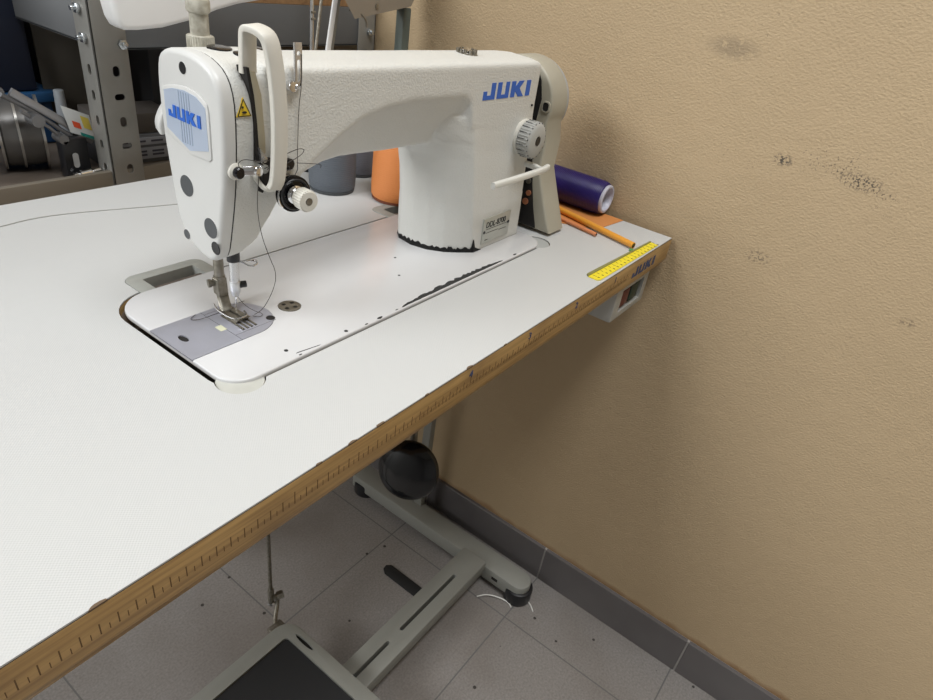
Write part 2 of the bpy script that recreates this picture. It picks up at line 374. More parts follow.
# ================================================================== THE SEWING TABLE
tt = thing('sewing_table', 'white laminate industrial sewing table with a varnished wood edge printed with a ruler scale', 'table', (-.6, .27, -T))
X0 = -1.08; D = .547
prof = [(0, -.0016), (0, -.0305), (.006, -.043), (.012, -.047), (D - .004, -.047), (D, -.043), (D, -.0016)]
slab = bmesh.new()
rings = []
for x, ins in ((X0, 0), (-.006, 0), (.0, .0)):
    rings.append([(x if not (x == 0 and k in (2, 3)) else x - .006, y, z) for k, (y, z) in enumerate(prof)])
slab.free(); slab = loft(rings)
bx0, bx1, by0, by1 = -.6512, -.1785, .1058, .2800
def cut_shape(z0, z1):
    g = .0030
    a = prism(rrect(bx0 - .0055, bx1 + g, by0 - .0028, by1 + .0042, [.030, .040, .026, .030]), 'z', z0, z1)
    e1 = cyl((-.187, .1155, z0), (-.187, .1155, z1), .0185)          # front right cushion ear
    e2 = cyl((-.6385, .1135, z0), (-.6385, .1135, z1), .0195)          # front left cushion
    h1 = prism(rrect(-.6215, -.5395, .262, .3165, .012), 'z', z0, z1)
    h2 = prism(rrect(-.288, -.206, .262, .3165, .012), 'z', z0, z1)
    return [a, e1, e2, h1, h2]
slab = cut(slab, cut_shape(-.06, .01))
part('tabletop_core', slab, WOOD, tt, label='varnished wooden core with chamfered front edge')
lam = cut(box(X0, -.0004, .0004, D - .0004, -.0014, 0), cut_shape(-.01, .01))
part('laminate_surface', lam, LAM, tt, label='white embossed laminate surface', smooth=False)
part('laminate_seam', cut(box(X0, -.0001, .0001, D, -.0018, -.0012), cut_shape(-.01, .01)), mat('seam_brown', (.05, .03, .018), .8), tt, label='thin dark line under the laminate', smooth=False)
# printed ruler
tk = []
k = 0
for i in range(0, 80):
    x = -.084 - i * .00995
    if x < -.93: break
    if x > -.135: continue
    long = .0085 if i % 10 else .011
    tk.append(box(x - .00035, x + .00035, -.00012, .0003, -.0225, -.0225 + long))
    tk.append(box(x + .005 - .00025, x + .005 + .00025, -.00012, .0003, -.0225, -.0225 + .0045))
    for q in range(1, 5):
        if x > -.56 and x < -.150: tk.append(box(x + q * .002 - .0002, x + q * .002 + .0002, -.0001, .0003, -.0225, -.0195))
pf = lambda x0, z0: (lambda u, v, d: (x0 + u, -.0002 - d, z0 + v))
part('ruler_scale', tk, INK, tt, label='row of printed centimetre ticks', smooth=False)
for s, x in (('1', -.1865), ('2', -.2875), ('3', -.3865), ('4', -.486)):
    part('scale_number', text(s, pf(x, -.0125), .0075, 1.1), NAVY, tt, label='printed number ' + s, smooth=False)
part('table_logo', juki(pf(-.126, -.0255), .0135, .074, .0002), NAVY, tt, label='dark blue letters JUKI on the wood edge', smooth=False)
for x, r in ((-.8086, .0030), (-.6285, .0024), (-.5996, .0028), (-.487, .0026), (-.545, .0014), (-.660, .0015), (-.43, .0014)):
    pts = [(x + r * 1.7 * math.cos(a) * random.uniform(.8, 1.2), max(-.00025, .0002 + r * .55 * math.sin(a) * random.uniform(.7, 1.2))) for a in [2 * PI * i / 11 for i in range(11)]]
    part('edge_chip', prism(pts, 'z', -.0012, .00012), mat('chip_wood', (.13, .085, .05), .7), tt, label='small chip in the laminate edge', smooth=False)

# table stand, its right-hand side and the cross plate
ST = mat('stand_paint', (.25, .25, .225), .45, bump=(300, .08), noise=(20, .4, (.28, .28, .25)))
rb = []
foot = prism([(.012 + .055, .03), (-.0, 0)], 'x', 0, 1) if False else None
def foot_bar(x):
    z = -T + .050
    pts = [(x - .024, .51), (x - .024, .062)] + [(x + .024 * math.cos(a), .062 + .024 * math.sin(a)) for a in [PI + PI * i / 10 for i in range(1, 10)]] + [(x + .024, .062), (x + .024, .51)]
    return prism(pts, 'z', z - .035, z, .004, 2, 60)
for x in (-.062, -.98):
    fb = part('foot_bar', foot_bar(x), ST, tt)
    for yy in (.060, .485):
        part('rubber_foot', prism([(x + .029 * math.cos(a), yy + .029 * math.sin(a)) for a in [2 * PI * i / 24 for i in range(24)]], 'z', -T + .0003, -T + .034, .004), BLACK, fb)
    part('slot', box(x - .0246, x - .0236, .098, .112, -T + .030, -T + .037), DARK, fb)
    part('column', box(x + .010, x + .026, .333, .352, -T + .046, -.062, .002), ST, tt)
    part('top_bracket', box(x - .03, x + .026, .10, .50, -.066, -.0472, .002), ST, tt)
cp = cut(box(-.50, -.0868, .130, .187, -T + .036, -T + .066, .002), [prism(rrect(-.315, -.155, .1545, .1615, .0033), 'z', -T + .05, -T + .2), prism(rrect(-.485, -.345, .1545, .1615, .0033), 'z', -T + .05, -T + .2)])
part('cross_plate', cp, ST, tt, label='flat grey cross plate with long slots')
part('cross_plate_slot', [box(-.316, -.154, .154, .162, -T + .047, -T + .0505), box(-.486, -.344, .154, .162, -T + .047, -T + .0505)], DARK, tt, label='dark inside of the slots', smooth=False)
part('cross_rail', box(-.99, -.50, .130, .187, -T + .036, -T + .060, .002), ST, tt)

# treadle pedal
pd = thing('treadle_pedal', 'grey foot treadle with a ribbed black mat under the table', 'pedal', (-.61, .17, -T + .07))
px0, px1, py0, py1, pz = -.80, -.444, .035, .302, -T + .088
fr = cut(prism(rrect(px0, px1, py0, py1, .030), 'z', pz, pz + .014, .002, 2, 50), [prism(rrect(px0 + .026, px1 - .026, py0 + .026, py1 - .026, .008), 'z', pz + .008, pz + .05), prism([(px1 - .0135 + .004 * math.cos(a), .247 + .021 * math.sin(a)) for a in [2 * PI * i / 16 for i in range(16)]], 'z', pz + .008, pz + .05)])
f_ = part('pedal_frame', fr, ST, pd)
rb = [box(px0 + .027, px1 - .027, py0 + .027, py1 - .027, pz + .0076, pz + .0105)]
for i in range(0): rb.append(box(px0 + .03 + i * .0158, px0 + .037 + i * .0158, py0 + .034, py1 - .034, pz + .0100, pz + .0108, .0005, 1))
part('pedal_mat', rb, mat('black_rubber', (.012, .012, .013), .65), pd)
part('frame_slot', prism([(px1 - .0135 + .0038 * math.cos(a), .247 + .0205 * math.sin(a)) for a in [2 * PI * i / 16 for i in range(16)]], 'z', pz + .0078, pz + .0088), DARK, f_)
part('pivot_bracket', [cyl((px0 + .03, .160, pz + .002), (px1 - .02, .160, pz + .002), .006), box(-.56, -.54, .145, .172, -T + .0595, pz + .001), box(-.76, -.74, .145, .172, -T + .0595, pz + .001)], ST, pd)
part('ball_bracket', [tube([(-.468, .306, pz + .008), (-.460, .318, pz + .010), (-.445, .330, pz + .020), (-.441, .334, pz + .034)], .0035), box(-.482, -.455, .296, .312, pz + .004, pz + .012, .002)], STEELD, pd)
rd = thing('pitman_rod', 'thin dark steel rod joining the treadle to the underside of the table', 'rod', (-.455, .335, -.71))
part('rod', cyl((-.4515, .338, pz + .050), (-.4515, .338, -.05), .0032), STEELD, rd)
part('lower_joint', [cyl((-.4515, .338, pz + .028), (-.4515, .338, pz + .062), .0052, b=.001), cyl((-.4515, .338, pz + .038), (-.436, .331, pz + .040), .004)], STEELD, rd)
part('ball', lathe([(0, .001), (.002, .005), (.006, .0068), (.010, .005), (.012, .001)], (-.4515, .338, pz + .020), (0, 0, 1), 24), CHROME, rd)
part('lock_nut', [cyl((-.443, .333, pz + .040), (-.433, .3285, pz + .041), .0075, seg=6)], STEELD, rd)

# knee lifter pad
kn = thing('knee_lifter', 'glossy black round knee lifter pad hanging under the table beside the wall', 'knee lifter', (-.300, .185, -.39))
kc = Vector((-.316, .180, -.356)); kd = Vector((-.86, -.36, .36)).normalized()
part('pad', lathe([(-.012, .004), (-.012, .038), (-.006, .0445), (.002, .0465), (.007, .043), (.011, .034), (.0125, .018), (.013, .0001)], kc, kd, 56), GLOSSB, kn, ang=60)
part('arm', tube([kc - kd * .010, kc - kd * .03, kc - kd * .035 + Vector((.0, .01, .06)), (-.270, .205, -.20), (-.270, .205, -.048)], .0055), STEELD, kn)

# switch box under the right end of the table
sb = thing('switch_box', 'white motor switch box with red and green rockers fixed under the right table end', 'switch box', (-.06, .08, -.09))
hb = cut(box(-.1225, -.012, .012, .085, -.1015, -.0475, .004), [box(-.104, -.030, .0, .021, -.090, -.056)])
part('housing', hb, mat('switch_white', (.46, .46, .43), .45), sb)
part('panel', box(-.105, -.029, .0195, .0215, -.091, -.055), mat('switch_panel', (.03, .03, .03), .5), sb, label='dark recessed panel')
part('rocker', box(-.100, -.073, .0135, .0205, -.086, -.060, .002), mat('rocker_red', (.12, .012, .010), .4), sb, label='red rocker')
part('rocker', box(-.068, -.040, .0135, .0205, -.086, -.060, .002), mat('rocker_green', (.010, .035, .025), .4), sb, label='dark green rocker')

# small things on the floor
single('floor_strap', [prism([(-.207, .20), (-.207, .292), (-.200, .302), (-.190, .304), (-.182, .296), (-.182, .20)], 'z', -T + .0005, -T + .0035, .001)], mat('strap_black', (.012, .012, .012), .7), 'black strap lying on the floor tiles beside the table stand', 'strap')
single('cable_tie', tube([(-.122, .118, -T + .003), (-.105, .105, -T + .006), (-.092, .080, -T + .004), (-.089, .062, -T + .003), (-.094, .052, -T + .002)], .0014), mat('tie_white', (.75, .74, .70), .4), 'thin white curved cord piece on the floor next to the stand foot', 'cord')
single('thread_scrap', tube([(-.058, .0345, -T + .0016), (-.064, .022, -T + .0016), (-.072, .0135, -T + .0016)], .0014), MATS['tie_white'], 'tiny white scrap on the floor in front of the black rubber foot', 'scrap')

# ================================================================== THE SEWING MACHINE
sm = thing('sewing_machine', 'cream industrial lockstitch sewing machine with blue lettering set into the white table', 'sewing machine', (-.41, .19, -.05))
# bed
bedo = rrect(bx0, bx1, by0, by1, [.028, .034, .024, .028], 10)
SL0, SL1 = .1560, .2160
plate_o = [(-.70, SL0), (-.586, SL0)] + [(-.586 + .030 * math.sin(a) * 1.0, .1860 - .030 * math.cos(a)) for a in [PI * i / 20 for i in range(1, 20)]] + [(-.586, SL1), (-.70, SL1)]
bed = prism(bedo, 'z', -.0035, .0018, .0016, 3, 40)
bed = cut(bed, [prism(plate_o, 'z', .0006, .02), cyl((-.5365, .177, .0006), (-.5365, .177, .02), .0108)])
part('bed', bed, BEDP, sm, label='glossy white machine bed')
part('oil_pan', box(bx0 + .012, bx1 - .012, by0 + .012, by1 - .012, -.115, -.0033, .003), mat('oil_pan_dark', (.02, .02, .02), .6), sm, label='dark underside of the bed')
# slide plate and needle plate
pz_ = .0021
sp_o = [(bx0 - .0002, SL0 + .0004), (-.6045, SL0 + .0004), (-.6045, SL1 - .0004), (bx0 - .0002, SL1 - .0004)]
sl = cut(prism(sp_o, 'z', .0004, pz_), [prism([(-.6385 + .0032 * math.cos(a), .1880 + .0062 * math.sin(a)) for a in [2 * PI * i / 20 for i in range(20)]], 'z', .001, .02)])
part('slide_plate', sl, STEELB, sm, label='grey steel slide plate with an oval finger hole')
part('plate_hole', prism([(-.6385 + .0032 * math.cos(a), .1880 + .0062 * math.sin(a)) for a in [2 * PI * i / 20 for i in range(20)]], 'z', .0004, .0011), DARK, sm)
npo = [(-.6042, SL0 + .0004), (-.586, SL0 + .0004)] + [(-.586 + .0296 * math.sin(a), .1860 - .0296 * math.cos(a)) for a in [PI * i / 24 for i in range(1, 24)]] + [(-.586, SL1 - .0004), (-.6042, SL1 - .0004)]
feed = [box(-.5945 + i * .0042, -.5922 + i * .0042, .168, .201, 0, .02) for i in range(4)]
part('needle_plate', cut(prism(npo, 'z', .0004, pz_), [cyl((-.5635, .1705, .001), (-.5635, .1705, .02), .0042)] + feed), STEELB, sm, label='steel needle plate with rounded end')
part('feed_dog', [box(-.5942 + i * .0042, -.5925 + i * .0042, .169, .200, .0002, .0026) for i in range(4)], STEELD, sm)
part('plate_screw', lathe([(0, .0042), (.0012, .004), (.0013, .001)], (-.5635, .1705, .0008), (0, 0, 1), 20), DARK, sm)
gl = [box(-.6041, -.562, yy - .00015, yy + .00015, pz_ - .0002, pz_ + .0001) for yy in (.1655, .210)] + [box(-.6045, -.6041, SL0, SL1, pz_ - .0003, pz_ + .00008)]
part('guide_line', gl, mat('engraved', (.10, .10, .11), .5), sm, smooth=False)
# bobbin winder tension post hole (round slotted cap)
rc = part('oil_cap', cut(cyl((-.5365, .177, .0007), (-.5365, .177, .0024), .0104, b=.0006), [cyl((-.5365 + .0058 * math.cos(a), .177 + .0058 * math.sin(a), .001), (-.5365 + .0058 * math.cos(a), .177 + .0058 * math.sin(a), .02), .0021) for a in (.5, .5 + PI / 2, .5 + PI, .5 + 1.5 * PI)]), STEELD, sm, label='round dark metal cap with four holes')
part('cap_holes', cyl((-.5365, .177, .0008), (-.5365, .177, .0011), .0085), DARK, rc)
for (x, y) in ((-.588, .1200), (-.528, .1105), (-.375, .190), (-.405, .157)):
    part('bed_spot', cyl((x, y, .0012), (x, y, .0020), .0018 if y < .15 else .0014), CHIP, sm)
# worn paint strip on the front edge of the bed
wp = []
def blotch(cx, cy, n, sx, sy): pass
pts_t = []; pts_b = []
N = 46
for i in range(N + 1):
    t = i / N; x = -.455 + t * .178
    e = math.sin(PI * t) ** .5 if 0 < t < 1 else 0
    pts_t.append((x, .1082 + .0058 * e * random.uniform(.6, 1.15))); pts_b.append((x, .1072 + .0003 * random.random()))
wp.append(prism(pts_b + pts_t[::-1], 'z', .0014, .00198))
for (x, y, r) in ((-.487, .1076, .0022), (-.505, .1074, .0012), (-.249, .1086, .0022), (-.463, .1078, .0011), (-.583, .1076, .0010)):
    wp.append(prism([(x + r * 1.6 * math.cos(a) * random.uniform(.8, 1.3), y + r * .6 * math.sin(a)) for a in [2 * PI * i / 8 for i in range(8)]], 'z', .0013, .00200))
wp.append(prism([(-.585, .1112), (-.562, .1080), (-.560, .1084), (-.583, .1118)], 'z', .0013, .00198))
for w_ in wp: part('worn_spot', w_, CHIP, sm, label='worn bare spot on the front edge of the bed', smooth=False)
# cushions and hinges in the cutout
part('corner_cushion', lathe([(-.03, .0188), (-.003, .0188), (-.0015, .0182), (-.001, .0001)], (-.6385, .1135, 0), (0, 0, 1), 40), mat('cushion_grey', (.50, .50, .46), .5, noise=(60, .5, (.42, .42, .38))), sm, label='pale grey round cushion under the front left corner')
part('corner_cushion', lathe([(-.03, .0178), (-.002, .0178), (-.001, .0172), (-.0006, .0001)], (-.187, .1155, 0), (0, 0, 1), 40), GREYP, sm, label='grey round cushion at the front right corner')
for x0 in (-.6215, -.288):
    hx = x0 + .0006; w = .0808
    hg = cut(prism(rrect(hx, hx + w, .2625, .316, .011), 'z', -.018, .0009, .0008, 2, 50), [prism(rrect(hx + .014, hx + w - .014, .255, .303, .002), 'z', -.012, .01)])
    hp = part('hinge_cup', hg, mat('hinge_grey', (.33, .335, .31), .5, noise=(70, .5, (.27, .27, .245))), sm, label='grey plastic hinge cup sunk in the table')
    part('hinge_pin', [cyl((hx + .012, .289, -.007), (hx + w - .012, .289, -.007), .0042), box(hx + .014, hx + w - .014, .2815, .3035, -.0125, -.011)], mat('hinge_brown', (.12, .095, .08), .5), hp)
part('left_gap_filler', prism(rrect(bx0 - .0028, bx0 + .03, .24, .2835, [.01, .028, .001, .01]), 'z', -.02, -.009), mat('gap_brown', (.13, .10, .075), .7), sm, label='brown liner in the back left corner of the cutout')

# ---- cast body: arm, column and head fused into one casting
FO = [(.2130, .2200), (.2215, .2150), (.2250, .2060), (.2264, .190), (.2262, .160), (.2235, .134), (.2195, .103), (.215, .0885), (.204, .0765), (.189, .0700), (.176, .0690), (.1680, .0760), (.1630, .095), (.1555, .128), (.1515, .158), (.1500, .190), (.1525, .205), (.1590, .2145), (.170, .2200), (.184, .2226), (.200, .2222)]
_f = []
for _a, _b in zip(FO, FO[1:] + FO[:1]): _f += [(_a[0] * .75 + _b[0] * .25, _a[1] * .75 + _b[1] * .25), (_a[0] * .25 + _b[0] * .75, _a[1] * .25 + _b[1] * .75)]
FO = _f
ctr = (.190, .150)
def ring_head(x, s, zmin=None, dy=0.0):
    out = []
    for (yy, zz) in FO:
        yy2 = ctr[0] + (yy - ctr[0]) * s + dy; zz2 = ctr[1] + (zz - ctr[1]) * s
        if zmin is not None and zz2 < zmin: zz2 = zmin + (zz2 - zmin) * .12
        out.append((x, yy2, zz2))
    return out
head_body = loft([ring_head(-.6032, 1.0), ring_head(-.590, 1.0, .072), ring_head(-.578, 1.0, .083), ring_head(-.568, 1.0, .101), ring_head(-.558, .995, .122), ring_head(-.548, .985, .142)])
def sec(x, zt, zc, zb, yf=.1478, yb=.236, yu=.170):
    """arm section: top, front crease height, bottom"""
    return [(x, yf, zt - .0015), (x, yf + .0030, zt + .0012), (x, yf + .014, zt + .0030), (x, .19, zt + .0045), (x, yb - .028, zt + .0025), (x, yb - .006, zt - .004), (x, yb, zt - .014), (x, yb, zb + .012), (x, yb - .008, zb), (x, yu + .004, zb), (x, yu, zb + .003), (x, yf + .001, zc - .002), (x, yf, zc + .001)]
arm = loft([sec(-.575, .2165, .139, .1325, yu=.152, yb=.228), sec(-.550, .2160, .136, .1300, yu=.152, yb=.230), sec(-.530, .2152, .150, .1330, yu=.160), sec(-.505, .2147, .165, .1350, yu=.1675), sec(-.480, .2142, .1765, .1350, yu=.1725), sec(-.450, .2136, .1830, .1325, yu=.1765), sec(-.415, .2128, .1855, .1300, yu=.1785), sec(-.36, .2120, .1845, .129, yu=.1785), sec(-.336, .2116, .1835, .129, yu=.176), sec(-.326, .2114, .178, .1285, yu=.168), sec(-.3185, .2112, .150, .1285, yu=.154), sec(-.28, .2105, .145, .13, yu=.152), sec(-.208, .2092, .145, .13, yu=.152), sec(-.1965, .2080, .145, .13, yf=.1485, yu=.152)])
def colring(z, cx_, fl):
    """column outline at height z; cx_ = x of the front-left crease; fl = extra flare to the left"""
    xr = -.1885 - z * .045
    return [(xr, .1440 + z * .027, z), (cx_, .1440 + z * .027, z), (cx_ - .012 - fl * .3, .1555 + z * .02, z), (cx_ - .0215 - fl * .6, .1665 + z * .02, z), (cx_ - .0295 - fl * .9, .184 + z * .01, z), (cx_ - .033 - fl, .204, z), (cx_ - .029 - fl, .226, z), (cx_ - .018 - fl, .2385, z), (xr, .2385, z)]
col = loft([colring(z, cx, fl) for z, cx, fl in ((.0012, -.2875, .0115), (.03, -.2930, .0085), (.06, -.2985, .004), (.09, -.3035, .003), (.115, -.3080, .005), (.132, -.3110, .013), (.145, -.3130, .028), (.160, -.315, .040))])
body = fuse([head_body, arm, col], .0016, 7, .5)
# flatten the foot of the casting on the bed
BODY['t'] = BVHTree.FromBMesh(body)
part('machine_body', body, PAINT, sm, label='textured cream casting of arm, column and head', ang=60)
# arch fillet between arm and column is part of the loft above
# worn paint round the foot of the column
wf = []
base = [(-.3170, .2385), (-.3280, .226), (-.3320, .204), (-.3273, .184), (-.3159, .1665), (-.3030, .1555), (-.2875, .1440), (-.272, .1440)]
P = [Vector((a, b, 0)) for a, b in base]; Q = []
for a, b in zip(P, P[1:]):
    for k in range(9): Q.append(a.lerp(b, k / 9))
Q.append(P[-1]); bmw = bmesh.new(); lo = []; hi = []; n = len(Q)
for i, q in enumerate(Q):
    t = (Q[min(i + 1, n - 1)] - Q[max(i - 1, 0)]).normalized(); nrm = Vector((t.y, -t.x, 0)); 
    if nrm.x > 0 and i < n - 10: nrm = -nrm
    if i >= n - 10: nrm = Vector((0, -1, 0))
    nn = nrm
    u = i / (n - 1); hgt = .0068 * (.35 + .65 * min(1, 5 * u)) * random.uniform(.6, 1.15)
    if u > .88: hgt = .0065 * max(.12, 1 - (u - .88) * 9)
    if .845 < u < .88: hgt = .017
    lo.append(bmw.verts.new(q + nn * .0007 + Vector((0, 0, .0018)))); hi.append(bmw.verts.new(q + nn * (.0006) + Vector((-hgt * .22 if u > .6 else -.04 * hgt, hgt * .02, hgt + .0018))))
for i in range(n - 1): bmw.faces.new((lo[i], lo[i + 1], hi[i + 1], hi[i]))
r_ = bmesh.ops.solidify(bmw, geom=bmw.faces[:], thickness=.0008)
bmesh.ops.recalc_face_normals(bmw, faces=bmw.faces)
part('worn_paint', bmw, CHIP, sm, label='chipped bare metal round the foot of the column', smooth=False)

# ---- face plate with its badge
fp = prism([(a, b) for a, b in FO], 'x', -.6140, -.6038, 0)
bmesh.ops.bevel(fp, geom=[e for e in fp.edges if all(v.co.x < -.6139 for v in e.verts)], offset=.0042, segments=4, affect='EDGES', profile=.5, clamp_overlap=True)
face = part('face_plate', fp, PAINTS, sm, label='smooth cream face plate', ang=50)
part('plate_seam', prism([(ctr[0] + (a - ctr[0]) * .992, ctr[1] + (b - ctr[1]) * .994) for a, b in FO], 'x', -.6045, -.6025), DARK, face)
bo = [(.2195, .1935), (.2055, .1972), (.1900, .1992), (.1755, .1978), (.1655, .1925), (.1640, .1868), (.1645, .1545), (.1680, .1520), (.1905, .1512), (.2215, .1605), (.2222, .1640)]
bo = [(max(min(a, .2188), .1640), b) for a, b in bo]
bdg = part('badge_frame', prism(bo, 'x', -.6152, -.6130, .0008, 2, 20), PAINTS, face, label='raised cream badge frame')
bi = [(.2158, .1918), (.2050, .1950), (.1900, .1965), (.1765, .1950), (.1668, .1895), (.1665, .1600), (.1895, .1545), (.2162, .1652)]
part('badge', prism(bi, 'x', -.61545, -.6150), mat('badge_silver_blue', (.52, .60, .74), .28, .35), bdg, label='pale blue silver badge', smooth=False)
st = []
for i in range(5):
    yy = .1975 - i * .0030
    st.append(box(-.6157, -.6153, yy - .0005, yy + .0005, .1590, .1950))
for q_ in st: part('badge_stripe', q_, mat('stripe_grey', (.30, .36, .46), .5), bdg, label='thin grey vertical stripes', smooth=False)
part('face_logo', juki(lambda u, v, d: (-.61568 - d, .2115 - u, .1748 + v - u * .02), .0088, .0385, .0004), BLUE, bdg, label='blue letters JUKI on the badge', smooth=False)
for (yy, zz, r, mm) in ((.1915, .2108, .0040, BLACK), (.2005, .1245, .0082, mat('plug_grey', (.06, .065, .07), .4)), (.1737, .0990, .0080, MATS['plug_grey']), (.2070, .0825, .0040, MATS['plug_grey']), (.1695, .0838, .0048, GLOSSB)):
    f = 1.25
    ho = part('screw_hole', lathe([(0, r + .0007), (.0003, r + .0004), (.0002, r), (0, r)], (-.6139, yy, zz), (-1, 0, 0), 32, False), PAINTS if mm is not GLOSSB else BLACK, face)
    part('plug', lathe([(0, r * 1.02), (.0004, r * 1.0), (.0002, r * .5), (.0002, .0001)], (-.6139, yy, zz), (-1, 0, 0), 28), mm, ho, label='dark plug' if mm is not BLACK else 'dark screw')
# ---- presser regulator
kp = Vector((-.585, .2120, .2180)); up = (0, 0, 1)
lk = [(0, .0089), (.0008, .0091), (.0092, .0091), (.0100, .0086), (.0102, .006)]
part('lock_nut', [lathe(lk, kp, up, 40)] + [box(kp.x + .0088 * math.cos(a) - .0006, kp.x + .0088 * math.cos(a) + .0006, kp.y + .0088 * math.sin(a) - .0006, kp.y + .0088 * math.sin(a) + .0006, kp.z + .001, kp.z + .0095) for a in [2 * PI * i / 30 for i in range(30)]], KNOBD, sm, label='ribbed grimy ivory lock nut')
part('regulator_knob', lathe([(.009, .0066), (.0240, .0066), (.0245, .0070), (.0252, .0080), (.0265, .0083), (.0320, .0083), (.0332, .0078), (.0336, .004), (.0337, .0001)], kp, up, 40), KNOBD, sm, label='ivory screw knob on top of the head')
part('rubber_plug', lathe([(0, .0088), (.0012, .0086), (.0016, .007), (.0014, .0001)], (-.5835, .1920, body_top(-.5835, .1920)), (0, -.05, 1), 32), GLOSSB, sm)
part('rubber_plug', lathe([(0, .0058), (.0012, .0056), (.0016, .004), (.0014, .0001)], (-.5765, .1770, body_top(-.5765, .1770)), (0, -.1, 1), 32), GLOSSB, sm)
part('rubber_plug', lathe([(0, .0068), (.0012, .0066), (.0016, .004), (.0014, .0001)], (-.5480, .200, body_top(-.5480, .200)), (0, -.02, 1), 32), GLOSSB, sm)
# ---- warning sticker
tri = [(-.6022, .1864), (-.5905, .1864), (-.59635, .1992)]
wsn = part('warning_sticker', drape(prism(tri, 'y', .1472, .1482), .0004), YEL, sm, label='yellow warning triangle sticker', smooth=False)
c_ = Vector((sum(p[0] for p in tri) / 3, sum(p[1] for p in tri) / 3))
lines = []
for (a, b) in zip(tri, tri[1:] + tri[:1]):
    a = c_ + (Vector(a) - c_) * .88; b = c_ + (Vector(b) - c_) * .88; d = (b - a).normalized() * .00022; nn = Vector((-d.y, d.x))
    lines.append(prism([tuple(a - nn), tuple(b - nn), tuple(b + nn), tuple(a + nn)], 'y', .1475, .1479))
lines.append(prism([(c_.x + .0020 * math.cos(t), c_.y - .0012 + .0008 * math.sin(t)) for t in [2 * PI * i / 12 for i in range(12)]], 'y', .1475, .1479))
lines.append(cyl((c_.x - .0012, .1475, c_.y + .0022), (c_.x - .0012, .1479, c_.y + .0022), .0008))
part('sticker_print', [drape(l_, .0009) for l_ in lines], DARK, wsn, smooth=False)
# ---- take-up slot and lever end
slot = [(-.5935, .2185), (-.5910, .2185), (-.5878, .200), (-.5860, .180), (-.5852, .1535), (-.5885, .1535), (-.5888, .180), (-.5905, .200)]
tu = part('take_up_slot', prism(slot, 'y', .1494, .160), DARK, sm, smooth=False)
part('slot_edge', prism([(-.5908, .2165), (-.5860, .2155), (-.5815, .200), (-.5795, .170), (-.5795, .1585), (-.5852, .158), (-.5860, .180), (-.5878, .200)], 'y', .1492, .155, .0004), mat('slot_brown', (.42, .38, .28), .5), tu, label='brownish inner lip of the slot')
part('take_up_lever', [hull([(-.5865, .1470, .164), (-.5865, .1500, .1640), (-.5795, .1470, .1555), (-.5800, .1500, .153), (-.5850, .1470, .153), (-.585, .150, .153)]), cyl((-.5825, .1465, .1550), (-.5825, .150, .1550), .0022)], STEEL, sm)
# ---- white take-up guard
gp = [(-.5880, .1550, .2140), (-.5880, .1545, .2250), (-.5880, .1535, .2400), (-.5878, .1520, .2425), (-.5872, .1480, .2435), (-.5855, .1390, .2420), (-.5835, .1352, .2370), (-.5812, .1338, .2200), (-.5795, .1330, .1950), (-.5798, .1335, .1650), (-.5805, .1350, .1430), (-.5825, .1375, .1360)]
part('take_up_guard', [strap(gp, .0125, .0048, (1, 0, .08), .0012, 2), tube([(-.5790, .1365, .1400), (-.5820, .1380, .1345), (-.5870, .1420, .1345), (-.5895, .1470, .1400), (-.5895, .1520, .1450)], .0018)], KNOBW, sm, label='white curved guard over the thread take-up lever')
# ---- thread guides on the front
part('thread_guide', cut(strap([(-.5530, .1465, .2035), (-.5528, .1445, .2065), (-.5527, .1445, .2280), (-.5527, .1450, .2345)], .0070, .0016, (1, 0, 0), .0004, 1), [cyl((-.5527, .12, .2275), (-.5527, .17, .2275), .0016), prism(rrect(-.5541, -.5513, .2085, .2235, .0013), 'y', .13, .17)]), STEEL, sm, label='slotted chrome thread guide')
part('guide_screw', [cyl((-.5585, .1425, .2055), (-.5585, .1480, .2055), .0038, b=.0006), cyl((-.5545, .1440, .2048), (-.5585, .1470, .2055), .003)], CHROME, sm)
rg = part('thread_retainer', [lathe([(0, .0062), (.002, .0060), (.0035, .0040), (.004, .0001)], (-.6045, .1530, .1482), (0, -1, 0), 28)], KNOBW, sm, label='white eyelet boss beside the seam')
part('retainer_screw', lathe([(.003, .0042), (.0065, .0042), (.0072, .0036), (.0073, .0001)], (-.6045, .1530, .1482), (0, -1, 0), 28), GLOSSB, rg)
part('three_hole_guide', [strap([(-.6015, .1465, .1495), (-.5960, .1435, .1500), (-.5900, .1430, .1490), (-.5860, .1460, .1490)], .0065, .0012, (0, 0, 1), .0003, 1), cyl((-.5925, .1440, .1492), (-.5925, .1400, .1492), .0030), cyl((-.5865, .1470, .1500), (-.5865, .1415, .1500), .0034)], CHROME, sm, label='small chrome thread guide')
part('guide_stud', [lathe([(0, .0030), (.002, .0030), (.0022, .0045), (.0050, .0045), (.0058, .0035), (.0059, .0001)], (-.5605, .1500, .1485), (0, -1, 0), 28)], GLOSSB, sm, label='black round thread stud')
part('check_spring_recess', prism(rrect(-.5825, -.5735, .1330, .1550, .003), 'y', .1492, .156), DARK, sm)
part('set_screw', prism([(-.5835, .1325), (-.5795, .1330), (-.5830, .1285)], 'y', .1500, .1572), DARK, sm)
